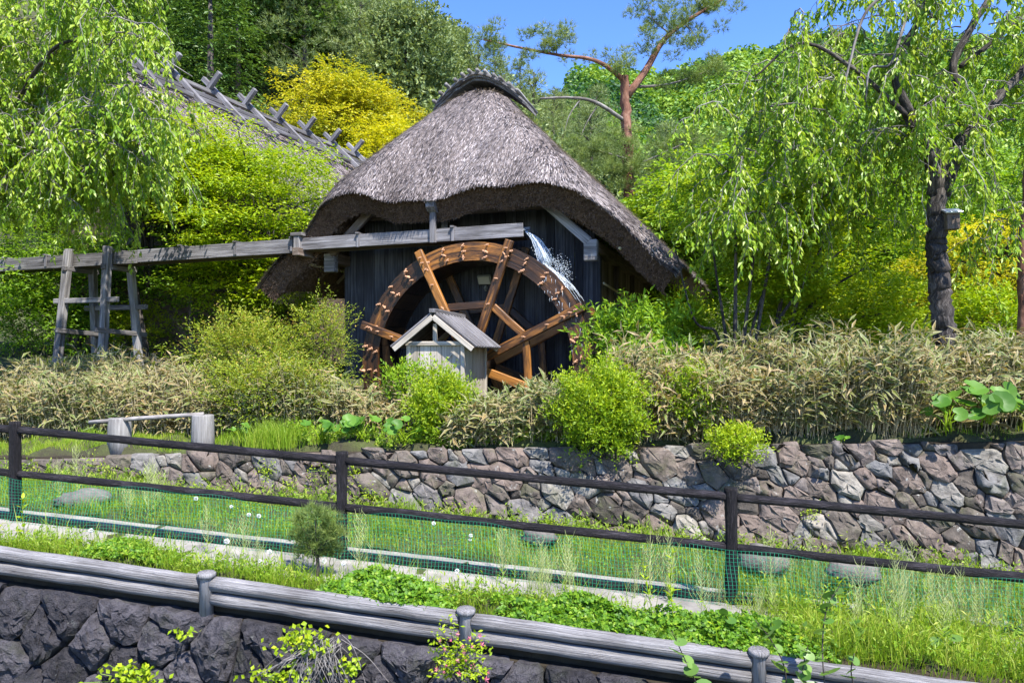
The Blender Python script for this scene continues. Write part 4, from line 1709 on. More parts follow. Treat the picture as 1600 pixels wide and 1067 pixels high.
b, top_ = mtree(425, 160, 18.6, 5)
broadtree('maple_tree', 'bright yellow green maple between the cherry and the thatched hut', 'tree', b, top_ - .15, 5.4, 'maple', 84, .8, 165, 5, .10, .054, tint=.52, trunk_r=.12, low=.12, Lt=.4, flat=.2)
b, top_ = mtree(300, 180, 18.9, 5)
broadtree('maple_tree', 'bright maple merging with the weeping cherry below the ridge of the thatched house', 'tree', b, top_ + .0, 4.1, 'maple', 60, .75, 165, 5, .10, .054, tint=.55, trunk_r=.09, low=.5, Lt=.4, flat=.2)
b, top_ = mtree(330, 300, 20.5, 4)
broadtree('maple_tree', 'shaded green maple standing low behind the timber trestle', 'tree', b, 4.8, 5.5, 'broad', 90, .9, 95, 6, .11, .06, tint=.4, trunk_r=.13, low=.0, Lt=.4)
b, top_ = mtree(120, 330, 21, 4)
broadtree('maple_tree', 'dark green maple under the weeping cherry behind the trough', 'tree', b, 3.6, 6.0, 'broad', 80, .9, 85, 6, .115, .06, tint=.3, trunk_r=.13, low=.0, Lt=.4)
b, top_ = mtree(540, 130, 36, 6)
broadtree('golden_tree', 'golden yellow leaved tree rising behind the ridge of the thatched house', 'tree', P(540, 350, 38), 14.6, 9.4, 'golden', 90, 1.15, 60, 6, .16, .10, tint=.45, trunk_r=.2, low=.3, Lt=.6, flat=.4)
broadtree('golden_tree', 'smaller yellow green tree beside the golden one above the hut roof', 'tree', P(605, 420, 33), 10.6, 4.6, 'maple_yellow', 40, 1.0, 40, 6, .15, .09, tint=.35, trunk_r=.15, low=.3, Lt=.5, flat=.5)

b, top_ = mtree(232, 130, 18.6, 5)
broadtree('maple_tree', 'tall slim maple whose bright top hides the upper end of the long ridge slope', 'tree', b, top_ - .1, 3.0, 'maple', 50, .7, 165, 5, .10, .054, tint=.55, trunk_r=.08, low=.5, Lt=.4, flat=.25)

# multi-stemmed tree right of the hut
t = thing('multi_stem_tree', 'small tree with several thin dark stems and bright layered leaves beside the hut', 'tree', P(1165, 600, 12.6))
for k, (x0, x1, y1, d1, r) in enumerate(((1140, 1118, 420, 12.5, .035), (1148, 1150, 360, 12.8, .05), (1156, 1180, 380, 12.4, .045), (1162, 1200, 430, 12.9, .04), (1170, 1215, 330, 12.7, .04), (1134, 1085, 500, 12.3, .03), (1180, 1262, 430, 12.6, .04))):
    limb(t, [P(x0, 590, 12.6), P((x0 * .7 + x1 * .3), 520, 12.6), P(x1, y1, d1), P(x1 + (x1 - x0) * .6, y1 - 110, d1)], r, .012, 'bark', 8, 18, .05, 'stem')
ce = [P(rng.uniform(1035, 1290), rng.uniform(270, 490), rng.uniform(11.9, 13.6)) for _ in range(40)]
ce = [c for c in ce if c[0] / c[1] * F + 800 > 1040 + ((HY - c[2] / c[1] * F) - 310) * .83]
pads(t, ce, .46, 420, 6, .09, .046, 'broad', 'flat', .75, .3)
t = thing('leaning_tree', 'low spreading tree with leaning dark stems behind the bamboo hedge', 'tree', P(1228, 590, 13.3))
for x0, pts_ in ((1225, [(1250, 500), (1300, 450), (1350, 420)]), (1218, [(1245, 470), (1270, 430), (1330, 380)]), (1232, [(1262, 520), (1320, 500), (1380, 490)]), (1215, [(1215, 500), (1235, 420), (1240, 370)])):
    limb(t, [P(x0, 600, 13.3)] + [P(a, b, 13.3 + rng.normal() * .2) for a, b in pts_], .055, .012, 'bark', 8, 18, .05, 'stem')
ce = [P(rng.uniform(1190, 1420), rng.uniform(330, 520), rng.uniform(12.8, 14.6)) for _ in range(42)]
pads(t, ce, .5, 340, 6, .09, .046, 'maple', 'flat', .65, .3)

# yellow maples at the right edge and between the stems
b, _t = mtree(1560, 330, 16, 4)
broadtree('maple_tree', 'yellow green maple glowing beyond the cherry trunk under the birdhouse', 'tree', b, (HY - 325) / F * 16, 3.9, 'maple_yellow', 75, .6, 150, 6, .08, .04, tint=.45, trunk_r=.1, low=.05, Lt=.35, flat=.25)
b, _t = mtree(1400, 440, 17.5, 3)
broadtree('maple_tree', 'small yellow maple between the leaning tree and the cherry trunk', 'tree', b, (HY - 435) / F * 17.5, 3.0, 'maple_yellow', 40, .55, 150, 6, .08, .04, tint=.3, trunk_r=.08, low=.05, Lt=.35, flat=.28)
t = thing('side_tree', 'thin reddish trunk at the far end of the bamboo hedge', 'tree', P(1600, 640, 12))
limb(t, [P(1600, 640, 12), P(1599, 480, 12), P(1597, 420, 12), P(1604, 300, 12), P(1612, 160, 12)], .085, .06, 'bark_red', 10, 24, .06, 'trunk')
pads(t, [P(rng.uniform(1560, 1700), rng.uniform(20, 240), rng.uniform(11.6, 12.8)) for _ in range(22)], .4, 150, 6, .10, .05, 'cherry', 'hang', .35, .3)

# green trees standing behind these, each with its own crown
for px, pyt, d, wd, mat, tn, lab in ((1075, 235, 22, 5.0, 'broad', .55, 'round bright green tree just past the hut roof below the red pine'),
                                      (1195, 175, 25, 6.0, 'broad', .5, 'tall leafy green tree behind the multi stemmed tree'),
                                      (1320, 215, 26, 6.0, 'broad', .5, 'leafy green tree seen through the hanging cherry twigs'),
                                      (1440, 250, 27, 6.0, 'broad', .35, 'dull green tree behind the cherry trunk'),
                                      (1560, 235, 28, 6.0, 'broad', .4, 'green tree behind the yellow maple'),
                                      (1010, 330, 23, 3.4, 'maple', .5, 'low yellow green tree peeking over the eave of the hut')):
    b, top_ = mtree(px, pyt, d, wd)
    broadtree('broadleaf_tree', lab, 'tree', b, top_, wd, mat, 70, 1.0, 55, 6, .16, .092, tint=tn, trunk_r=.14, low=.05, Lt=.5, flat=.5)

# ---------------------------------------------------------------- red pine above the roof
t = thing('red_pine', 'red pine with bare orange trunk and sparse needle pads above the hut roof', 'tree', P(985, 545, 24))
limb(t, [P(990, 560, 24), P(984, 300, 24), P(979, 200, 24), P(976, 118, 24)], .225, .135, 'bark_red', 14, 40, .04, 'trunk')
LB = [([P(977, 128, 24), P(950, 105, 23.8), P(920, 92, 23.5), P(870, 86, 23.2), P(790, 70, 23), P(755, 62, 22.8)], .085, .02),
      ([P(980, 150, 24), P(1010, 108, 24.2), P(1035, 65, 24.4), P(1070, 35, 24.6), P(1125, 2, 24.8), P(1150, -20, 25)], .13, .03),
      ([P(980, 135, 24), P(1020, 135, 24.5), P(1060, 128, 24.9), P(1110, 110, 25.2)], .06, .02),
      ([P(978, 190, 24), P(930, 160, 23.3), P(890, 153, 22.8), P(845, 154, 22.4)], .07, .03),
      ([P(905, 158, 23), P(890, 180, 22.9), P(882, 205, 22.9)], .025, .008),
      ([P(932, 168, 23.4), P(918, 190, 23.3), P(908, 212, 23.2)], .025, .008),
      ([P(986, 280, 24), P(1000, 258, 23.6), P(1040, 238, 23.4), P(1090, 215, 23.2)], .06, .02),
      ([P(984, 250, 24), P(950, 240, 23.5), P(920, 232, 23.2)], .05, .02),
      ([P(870, 86, 23.2), P(868, 65, 23.2), P(860, 58, 23.2)], .02, .008), ([P(1045, 52, 24.4), P(1020, 30, 24.2), P(1012, 5, 24)], .03, .01),
      ([P(1068, 36, 24.6), P(1085, 55, 24.4), P(1090, 70, 24.3)], .025, .01)]
for pts_, r0, r1 in LB:
    limb(t, pts_, r0, r1, 'bark_red' if r0 > .08 else 'bark_pale', 7, 18, .03)


def needle_pads(mb, centers, rx, rz, ntuft, L, W, tint, nb=9, up=.55):
    for c, r in zip(centers, np.broadcast_to(rx, (len(centers),))):
        n = max(5, int(ntuft * r * r))
        d = rdir(n)
        o = c + d * (r * rng.uniform(.2, 1, n) ** .6)[:, None] * A([1, 1, rz])
        ax0 = nrm(d * A([.8, .8, .2]) + ZZ * up + rng.normal(size=(n, 3)) * .25)
        o = np.repeat(o, nb, 0)
        ax = nrm(np.repeat(ax0, nb, 0) + rng.normal(size=(n * nb, 3)) * .55)
        s = np.cross(ax, rng.normal(size=ax.shape))
        s = nrm(s) * W / 2
        l = (L * rng.uniform(.7, 1.2, n * nb))[:, None]
        V = np.stack([o - s, o + s, o + ax * l], 1).reshape(-1, 3)
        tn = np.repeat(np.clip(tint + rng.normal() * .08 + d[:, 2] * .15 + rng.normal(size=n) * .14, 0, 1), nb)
        mb.add(V, np.arange(n * nb * 3).reshape(-1, 3), tn)


mb = MB()
cl = []
for x, y, d, n, sx, sy in ((770, 62, 22.9, 7, 24, 10), (845, 62, 23.1, 6, 22, 11), (885, 60, 23.3, 6, 22, 10), (800, 68, 23, 5, 30, 8), (950, 95, 23.6, 6, 26, 9), (975, 100, 23.7, 3, 12, 7), (1030, 12, 24.2, 6, 20, 10), (1020, 45, 24.2, 7, 22, 14),
                           (1075, 60, 24.5, 6, 18, 10), (1020, 75, 24.3, 4, 18, 7), (1100, 15, 24.8, 9, 26, 12), (1080, 40, 24.6, 6, 18, 10), (1120, 5, 24.8, 5, 18, 8), (1060, 10, 24.5, 4, 20, 8), (1090, 115, 25, 8, 30, 9), (1050, 128, 24.8, 4, 20, 7), (1115, 100, 25.2, 4, 10, 7),
                           (940, 235, 23.4, 12, 34, 14), (1000, 225, 23.6, 8, 26, 10), (1050, 235, 23.4, 12, 36, 14), (960, 265, 23.4, 9, 30, 14), (1030, 270, 23.3, 10, 34, 14), (1000, 295, 23.2, 6, 24, 10), (910, 228, 23.2, 5, 20, 8), (1085, 215, 23.2, 6, 22, 9)):
    for _ in range(n):
        cl.append(P(x + rng.normal() * sx * .95, y + rng.normal() * sy * 1.1, d + rng.normal() * .4))
needle_pads(mb, cl, .30, .7, 430, .19, .013, .5, 9)
mb.build('crown', M['redpine'], t)


# ---------------------------------------------------------------- wood on the slope: three kinds, copied
def proto_pine(name, label, seed_h=10.0, w=5.0, mat='pine', tint=.45, npad=46):
    t = thing(name, label, 'tree', (0, 0, 0), 'trees on the wooded slope')
    mb = MB()
    tube(mb, smoothline([A([0, 0, -.5]), A([.12, .05, seed_h * .5]), A([0, 0, seed_h * .96])], 10), np.linspace(.22, .04, 10), 7)
    for k in range(16):
        z = rng.uniform(.3, .93) * seed_h
        az = rng.uniform(0, 6.28)
        r = w * .5 * (1.05 - z / seed_h) + .3
        tube(mb, smoothline([A([0, 0, z - .3]), A([math.cos(az) * r * .5, math.sin(az) * r * .5, z + .1]), A([math.cos(az) * r, math.sin(az) * r, z + .2])], 6), np.linspace(.06, .02, 6), 4)
    mb.build('trunk', M['bark'], t, True)
    mb = MB()
    ce, rr = [], []
    for k in range(npad):
        u = (k + .5) / npad
        z = (.16 + .82 * u) * seed_h
        r = w * .5 * (1.0 - u ** 1.6) * rng.uniform(.5, 1.1) + .1
        az = k * 2.4 + rng.normal() * .3
        ce.append(A([math.cos(az) * r, math.sin(az) * r, z]))
        rr.append(rng.uniform(.65, 1.15) * (1.15 - .55 * u))
    needle_pads(mb, ce, A(rr), .42, 62, .34, .035, tint, 7, .5)
    mb.build('crown', M[mat], t)
    return t


def proto_leafy(name, label, H=9.0, w=6.0, mat='evergreen', tint=.5):
    t = thing(name, label, 'tree', (0, 0, 0), 'trees on the wooded slope')
    mb = MB()
    tube(mb, smoothline([A([0, 0, -.5]), A([.2, .1, H * .4]), A([0, 0, H * .8])], 8), np.linspace(.25, .05, 8), 7)
    mb.build('trunk', M['bark'], t, True)
    ce = ell([0, 0, H * .56], A([w / 2, w / 2, H * .44]) * .85, 60, .5)
    pads(t, ce, 1.05 * rng.uniform(.7, 1.3, 60), 40, 5, .26, .14, mat, 'ball', tint, .55, flat=.6)
    return t


def conifer(name, label, H=11.0, w=5.0, mat='evergreen', tint=.45):
    t = thing(name, label, 'tree', (0, 0, 0), 'trees on the wooded slope')
    mb = MB()
    tube(mb, [A([0, 0, -.5]), A([0, 0, H * .97])], A([.22, .03]), 7)
    mb.build('trunk', M['bark'], t, True)
    mb = MB()
    n = 900
    u = rng.random(n) ** .8
    az = rng.uniform(0, 6.28, n)
    r = w / 2 * (1 - u) ** .75 * rng.uniform(.35, 1, n)
    o = np.stack([r * np.cos(az), r * np.sin(az), H * (.06 + .92 * u) + .25 * np.sin(r * 3)], -1)
    D = np.stack([np.cos(az), np.sin(az), -.18 + 0 * az], -1) + rng.normal(size=(n, 3)) * .25
    sprays(mb, o, D, .75, 8, .22, .085, 'flat', np.clip(tint + rng.normal(size=n) * .15, 0, 1), .12, .3)
    mb.build('crown', M[mat], t)
    return t


SKY_A = A([-.5, -.157, -.087, -.035, .043, .13, .174, .26])
SKY_T = A([.75, .50, .448, .413, .38, .345, .345, .30])
pr = [proto_pine('pine_tree', 'grey green pine on the wooded slope behind the hut'), proto_pine('pine_tree', 'grey green pine on the wooded slope behind the hut', 11, 4.4, 'pine', .6, 40),
      conifer('conifer_tree', 'dark layered conifer behind the big thatched house'), proto_leafy('evergreen_tree', 'dark evergreen on the slope above the thatched houses'), proto_leafy('evergreen_tree', 'dark evergreen on the slope above the thatched houses', 8, 5.5, 'pine', .5)]
used = [False] * len(pr)
rng = np.random.default_rng(5)
for y, a0, a1, st in ((33, -.56, .20, 3.6), (40, -.56, .26, 3.4), (43.5, -.50, -.16, 2.0), (46, -.42, -.10, 2.4), (49, -.56, .27, 3.0), (54, -.5, .2, 3.0), (59, -.52, .26, 3.0), (65, -.46, .22, 3.2)):
    x = a0 * y
    while x < a1 * y:
        px_, py_ = x + rng.normal() * .6, y + float(np.clip(rng.normal() * 1.2, -1.5, 2))
        x += st * rng.uniform(.85, 1.2)
        a = px_ / py_
        if y < 42 and -.40 < a < -.10:
            continue
        z = float(gz(px_, py_))
        k = 2 if (a < -.32 and rng.random() < .55) else (3 if a < -.28 and rng.random() < .6 else (int(rng.choice([0, 1, 0, 1, 4])) if a > -.3 else int(rng.choice([3, 4, 0]))))
        H = (10, 11, 11, 9, 8)[k]
        hmax = np.interp(a, SKY_A, SKY_T) * py_ * rng.uniform(.97, 1.06) - z
        h = min(H * rng.uniform(.85, 1.2), hmax)
        if y < 36 and a > -.30:
            h = min(h, (HY - 190) / F * py_ - z)
        if h < 3:
            continue
        s = h / H
        w_ = max(s, .7) * rng.uniform(.9, 1.15)
        kind = ('grey green pine', 'pale grey green pine', 'dark layered conifer', 'dark broad evergreen', 'dull green evergreen')[k]
        where = 'behind the big thatched house' if a < -.34 else ('high on the slope over the golden tree' if a < -.12 and y > 45 else ('on the slope just behind the golden tree' if a < -.12 else ('on the skyline over the hut roof' if a < .02 else ('on the slope below the red pine branches' if y < 45 else 'on the skyline beside the red pine trunk'))))
        if not used[k]:
            used[k] = True
            o = pr[k]
            o['label'] = kind + ' ' + where
            o.location, o.rotation_euler, o.scale = (px_, py_, z - .2), (0, 0, rng.uniform(0, 6)), (w_, w_, s)
        else:
            dup(pr[k], (px_, py_, z - .2), rng.uniform(0, 6.28), w_, kind + ' ' + where, s)

for u_, r_ in zip(used, pr):
    if not u_:
        for c_ in list(r_.children):
            bpy.data.objects.remove(c_)
        bpy.data.objects.remove(r_)

# the far wooded hill: one mass of crowns
mb = MB()
px_ = rng.uniform(.08, .74, 3000)
yy = rng.uniform(72, 205, 3000)
n = 0
for a, y in zip(px_, yy):
    x = a * y
    if x > 190:
        continue
    z = float(gz(x, y))
    if (z + 8) / y < .24 or rng.random() < .2:
        continue
    dark = math.sin(x * .045 + 1.3) * math.sin(y * .06 + x * .02) > .62
    H, r = rng.uniform(6, 11), rng.uniform(2.0, 3.6)
    q = int(np.clip(190 * 110 / y, 110, 270))
    d = rdir(q)
    d[:, 2] = np.abs(d[:, 2]) * 1.0 - .15
    d = d[(d[:, 1] < .4) & (rng.random(q) < .82)]
    q = len(d)
    c = A([x, y, z + H * .45])
    o = c + d * A([r, r, H * .55]) * rng.uniform(.75, 1.05, q)[:, None]
    nr = nrm(d + rng.normal(size=(q, 3)) * .5 + ZZ * .3)
    ax = np.cross(nr, rng.normal(size=(q, 3)))
    tn = (rng.uniform(.0, .2) if dark else rng.uniform(.25, .9)) + rng.normal(size=q) * .2
    leaves(mb, o - nrm(ax) * .005 * y, ax, nr, rng.uniform(.004, .009, q) * y, rng.uniform(.003, .006, q) * y, np.clip(tn, 0, 1), .12)
mb.build('forest', M['hill'])['kind'] = 'stuff'
# ---------------------------------------------------------------- bamboo grass hedges
def sasa(label, region, n, h0, h1, tint=.62, L=.21, W=.036, lv=10):
    """region: list of (x0,x1,dy0,dy1) boxes measured from the wall line"""
    xs, ys = [], []
    for (x0, x1, d0, d1, wgt) in region:
        k = int(n * wgt)
        x = rng.uniform(x0, x1, k)
        xs.append(x)
        ys.append(yw(x) + .2 * np.maximum(zw(x) - zt(x), 0) + .14 + rng.uniform(d0, d1, k))
    x, y = np.concatenate(xs), np.concatenate(ys)
    z = gz(x, y)
    t = thing('bamboo_grass', label, 'hedge', (x.mean(), y.mean(), z.mean()), 'bamboo grass hedges')
    n = len(x)
    h = rng.uniform(h0, h1, n) * (.74 + .26 * np.sin(x * 2.1 + 1) * np.sin(y * 2.7 + x) + .16 * np.sin(x * 5.3 + 2 * np.sin(y * 3)))
    lean = rng.normal(size=(n, 2)) * .16 + A([0, -.15])
    base = np.stack([x, y, z], -1)
    tip = base + np.stack([lean[:, 0] * h, lean[:, 1] * h, h], -1)
    # stems: thin three sided culms
    th = np.arange(3) * 2.094
    ring = np.stack([np.cos(th), np.sin(th), 0 * th], -1) * .0035
    V = np.stack([base[:, None] + ring, tip[:, None] + ring * .6], 1).reshape(-1, 3)
    b = np.arange(n)[:, None] * 6
    Q = np.concatenate([b + A([[j, (j + 1) % 3, 3 + (j + 1) % 3, 3 + j]]) for j in range(3)], 0)
    mb = MB()
    mb.add(V, Q, .7)
    mb.build('stem', M['bamboo'], t, False, 'stuff')
    mb = MB()
    for j in range(lv):
        u = 1 - .86 * (j / lv) ** 1.15
        p = base + (tip - base) * u + rng.normal(size=(n, 3)) * .03
        az = rng.uniform(0, 6.28, n)
        el = rng.uniform(-.45, .75, n) if j else rng.uniform(.1, 1.2, n)
        ax = np.stack([np.cos(az) * np.cos(el), np.sin(az) * np.cos(el) - .15, np.sin(el)], -1)
        nr = ZZ + rng.normal(size=(n, 3)) * .55 + A([0, -.25, 0])
        s = rng.uniform(.65, 1.25, n)
        leaves(mb, p, ax, nr, L * s, W * s * rng.uniform(.8, 1.25, n), np.clip(tint + .12 * np.sin(x * 1.9 + y) - .03 * 0 + rng.normal(size=n) * .27, 0, 1), .18, True, .22)
    mb.build('leaves', M['sasa'], t, False, 'stuff')
    return t


sasa('dry bamboo grass hedge spreading below the timber trestle', [(-8.8, -4.0, 1.0, 3.8, 1.0), (-4.0, -3.1, .9, 2.8, .12)], 2700, .62, 1.02, .47)
sasa('patch of pale bamboo grass between the warm green shrub and the round bush', [(-3.1, -1.25, 1.0, 2.6, 1.0)], 620, .38, .62, .46)
sasa('greenish bamboo grass tumbling over the wall between the two round bushes', [(-.8, .75, .0, 1.1, 1.0)], 470, .38, .68, .36)
sasa('tall tan bamboo grass hedge on the high part of the wall', [(2.35, 5.1, .0, 1.7, 1.0), (1.5, 2.4, .05, 1.1, .16)], 2100, .78, 1.18, .50)
sasa('bamboo grass around the foot of the cherry trunk', [(4.9, 8.6, .25, 3.0, 1.0)], 1500, .75, 1.12, .38)
sasa('low bamboo grass behind the bright bush by the hut corner', [(1.2, 2.6, 1.0, 3.0, 1.0)], 420, .5, .8, .5)


# ---------------------------------------------------------------- shrubs
def shrub(name, label, cat, c, r, n, k, L, W, mat, mode='ball', tint=.5, Lt=.16, inner=.55, tj=.17, group=None, lump=.3):
    c = A(c, float) if not isinstance(c, np.ndarray) else c
    base = c.copy()
    base[2] -= r[2]
    t = thing(name, label, cat, base, group)
    d = rdir(n)
    q = 1 + lump * np.sin(d[:, 0] * 7 + c[0] * 3) * np.sin(d[:, 1] * 6 + 1) + lump * .8 * np.sin(d[:, 2] * 9 + d[:, 0] * 5)
    o = c + d * A(r) * (q * rng.uniform(inner, 1, n))[:, None]
    D = d * .8 + ZZ * .45 + rng.normal(size=(n, 3)) * .4
    mb = MB()
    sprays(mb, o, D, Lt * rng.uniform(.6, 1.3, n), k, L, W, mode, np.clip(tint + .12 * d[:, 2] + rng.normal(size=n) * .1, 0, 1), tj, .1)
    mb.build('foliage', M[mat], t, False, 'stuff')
    mb = MB()
    for i in range(26):
        e = c + rdir(1)[0] * A(r) * .75
        e[2] = max(e[2], base[2] + .2)
        b = base + A([rng.normal() * r[0] * .2, rng.normal() * r[1] * .2, -.05])
        tube(mb, smoothline([b, (b + e) / 2 + rng.normal(size=3) * .04, e], 6), np.linspace(.010, .003, 6), 4)
    mb.build('stem', M['bark'], t, True, 'stuff')
    return t


shrub('round_bush', 'round bright green bush right in front of the little shelter', 'bush', P(692, 636, 10.2), (.42, .38, .43), 2100, 6, .055, .019, 'shrub', 'ball', .45, .18, .45, .26)
shrub('round_bush', 'largest round bright green bush spilling over the wall top', 'bush', P(940, 643, 9.3), (.53, .42, .54), 3000, 6, .055, .019, 'shrub', 'ball', .42, .19, .45, .26)
shrub('round_bush', 'green bush blending into the bamboo grass beside the largest bush', 'bush', P(1085, 628, 9.5), (.36, .33, .40), 1300, 6, .05, .02, 'shrub', 'ball', .4, .16)
shrub('trailing_bush', 'small green plant hanging from the stones under the tan hedge', 'plant', P(1150, 693, 8.75), (.27, .13, .15), 520, 6, .045, .018, 'shrub', 'ball', .6, .14)
shrub('leafy_shrub', 'loose broad leaved shrub growing against the hut corner', 'shrub', P(990, 528, 11.8), (.72, .55, .55), 620, 7, .12, .04, 'broad', 'ball', .42, .28, .3)
shrub('leafy_shrub', 'lower broad leaved shrub filling the gap above the largest round bush', 'shrub', P(1015, 580, 10.9), (.5, .42, .36), 380, 7, .11, .038, 'broad', 'ball', .42, .24, .4)
for lab, c, r, n, tn in (('warm yellow green shrub with fine reddish tips beside the trestle', P(385, 548, 12.6), (1.0, .75, .58), 2000, .55),
                     ('wide fine leaved shrub leaning over the stump rail', P(425, 615, 11.3), (1.1, .65, .52), 2000, .5),
                     ('airy yellow green shrub between the hut wall and the warm shrub', P(505, 535, 13.2), (.5, .55, .75), 900, .5)):
    shrub('azalea_shrub', lab, 'shrub', c, r, n, 7, .055, .022, 'enki', 'flat', tn, .24, .35, .2, None, .25)
shrub('low_bush', 'small leafy bush at the base of the hut by the wheel rim', 'bush', P(640, 600, 11.4), (.35, .3, .28), 300, 6, .07, .03, 'broad', 'ball', .5, .2)
shrub('leafy_shrub', 'bright leafy shrub rising beside the right wall of the hut under the eave', 'shrub', P(1062, 500, 14.5), (.45, .5, .5), 500, 6, .09, .035, 'maple', 'ball', .5, .25)
shrub('low_bush', 'yellow bush low behind the trestle legs', 'bush', P(215, 520, 19.5), (1.1, .7, .7), 900, 6, .08, .04, 'maple', 'flat', .6, .3)
shrub('low_bush', 'dull green bush at the far end of the hedge beyond the trestle', 'bush', P(60, 500, 18.5), (1.6, .8, .9), 1200, 6, .09, .045, 'broad', 'flat', .35, .3)
shrub('low_bush', 'green bush against the big house wall seen over the far end of the trough', 'bush', P(45, 385, 19.5), (1.9, .7, 1.1), 1500, 6, .09, .045, 'broad', 'flat', .45, .3)
shrub('low_bush', 'green undergrowth bush under the leaning tree', 'bush', P(1300, 510, 15.2), (1.6, .7, .6), 1300, 6, .085, .045, 'broad', 'flat', .4, .3)
shrub('low_bush', 'yellow green bush between the hut eave and the multi stemmed tree', 'bush', P(1105, 540, 14.6), (.7, .6, .7), 700, 6, .08, .04, 'maple', 'flat', .5, .3)
shrub('low_bush', 'green bush right of the cherry trunk under the yellow maple', 'bush', P(1540, 500, 14), (.9, .6, .55), 800, 6, .085, .045, 'maple', 'flat', .4, .3)


# big leaved plants: every leaf its own object
def heart(n=16, cup=.22, notch=.75):
    a = np.linspace(-math.pi, math.pi, n, endpoint=False)
    r = 1 - notch * np.exp(-((np.abs(a) - math.pi) / .45) ** 2) + .03 * np.sin(a * 7)
    x, y = r * np.cos(a), r * np.sin(a)
    V = [(0, 0, -.02)]
    for f in (.55, 1.0):
        V += [(x[i] * f, y[i] * f, cup * f * f * (1 + .25 * math.sin(a[i] * 7)) - .1 * (y[i] * f) ** 2) for i in range(n)]
    T = [[0, 1 + i, 1 + (i + 1) % n] for i in range(n)]
    Q = [[1 + i, 1 + n + i, 1 + n + (i + 1) % n, 1 + (i + 1) % n] for i in range(n)]
    return A(V), A(T), A(Q)


big_me = []
for q in range(4):
    V, T, Q = heart(16, rng.uniform(.12, .3))
    mb = MB()
    mb.add(V, [T, Q], .15 + .22 * q)
    big_me.append(mb.mesh('leaf', M['butterbur'], (0, 0, 0), True))


def bigplant(name, label, c, spread, nl, size, h, me=big_me, cat='plant', mat='shrub', group=None):
    t = thing(name, label, cat, c, group)
    st = MB()
    for i in range(nl):
        az = rng.uniform(0, 6.28)
        r = spread * math.sqrt(rng.random())
        hh = h * rng.uniform(.55, 1.15) * (1 - .3 * r / spread)
        tip = A(c) + A([math.cos(az) * r, math.sin(az) * r * .7, hh])
        tube(st, smoothline([A(c) + rng.normal(size=3) * .03, A(c) + A([math.cos(az) * r * .4, math.sin(az) * r * .3, hh * .7]), tip], 6), .006, 4, .5)
        s = size * rng.uniform(.6, 1.15)
        place('leaf', me[int(rng.integers(len(me)))], t, tip, (rng.normal() * .3 + .55, rng.normal() * .35, rng.uniform(-.9, .9)), (s, s, s))
    st.build('stalk', M[mat], t, True, 'stuff')


for i, (px, py, d, sp, nl, s, h, lab) in enumerate(((500, 690, 9.95, .30, 9, .085, .3, 'butterbur with round leaves just past the grass tuft on the wall'), (565, 688, 9.9, .34, 11, .095, .32, 'butterbur clump with round leaves in the middle of the wall top'),
                                                    (630, 690, 9.7, .30, 9, .09, .3, 'butterbur nearest the round bush before the shelter'), (375, 690, 10.3, .2, 6, .06, .28, 'small light green leafy plant beside the second stump'),
                                                    (1480, 672, 8.75, .34, 12, .12, .42, 'large leaved butterbur on the wall top under the cherry'), (1545, 660, 8.7, .36, 13, .13, .46, 'largest butterbur clump with broad cupped leaves at the wall top'),
                                                    (1612, 660, 8.65, .34, 10, .12, .42, 'butterbur clump at the end of the wall'), (1318, 690, 8.6, .05, 2, .07, .08, 'single round leaf hanging over the wall stones'))):
    bigplant('butterbur', lab, P(px, py, d), sp, nl, s, h, group='butterbur plants on the wall')


def tuft(name, label, cat, c, n, h, spread, mat='grass', tint=.5, lean=.4, w=.006):
    mb = MB()
    o = A(c) + rng.normal(size=(n, 3)) * A([spread * .35, spread * .3, .0])
    az = rng.uniform(0, 6.28, n)
    ln = rng.uniform(.05, lean, n)
    grassblades(mb, o, rng.uniform(.5, 1.1, n) * h, az, ln, w, np.clip(tint + rng.normal(size=n) * .2, 0, 1))
    o = mb.build(name, M[mat], None)
    return tag(o, label, cat)


def grassblades(mb, o, h, az, lean, w, tint):
    n = len(o)
    d = np.stack([np.cos(az), np.sin(az), 0 * az], -1)
    s = np.stack([-np.sin(az), np.cos(az), 0 * az], -1)
    tw = rng.uniform(0, 6.28, n)
    s = nrm(s * np.cos(tw)[:, None] + d * np.sin(tw)[:, None]) * w / 2
    h, lean = h[:, None], lean[:, None]
    m = o + d * lean * h * .35 + ZZ * h * .55
    tp = o + d * lean * h * 1.15 + ZZ * h * (1 - .35 * lean)
    V = np.stack([o - s, o + s, m + s * .8, m - s * .8, tp], 1).reshape(-1, 3)
    b = np.arange(n)[:, None] * 5
    mb.add(V, [b + A([[0, 1, 2, 3]]), b + A([[3, 2, 4]])], tint)


tuft('grass_tuft', 'rounded tuft of fine green grass on the wall between shrub and butterbur', 'grass', P(425, 698, 10.0), 900, .42, .5, 'grass', .45, .5, .006)
tuft('grass_tuft', 'thin tuft of grass growing from the wall beside the second fence post', 'grass', P(640, 800, 9.2), 120, .22, .2, 'grass', .4, .5, .005)

# ---------------------------------------------------------------- grass on the terrace
mb = MB()


def strip_grass(n, x0, x1, f0, f1, h, w, tint, lean=.6, dens=None):
    x = rng.uniform(x0, x1, n)
    a, b = f0(x), f1(x)
    y = a + (b - a) * rng.random(n)
    if dens is not None:
        k = rng.random(n) < dens(x, y)
        x, y = x[k], y[k]
    n = len(x)
    z = gz(x, y)
    hh = h * rng.uniform(.4, 1.15, n) * (.75 + .35 * np.sin(x * 1.7 + y * 2.3) * np.sin(x * 3.9 - y))
    tn = np.clip(tint + .14 * np.sin(x * 2.3 + 1) * np.sin(y * 4.1 + x) + rng.normal(size=n) * .2, 0, 1)
    grassblades(mb, np.stack([x, y, z - .01], -1), hh, rng.uniform(0, 6.28, n), rng.uniform(.1, lean, n), w, tn)


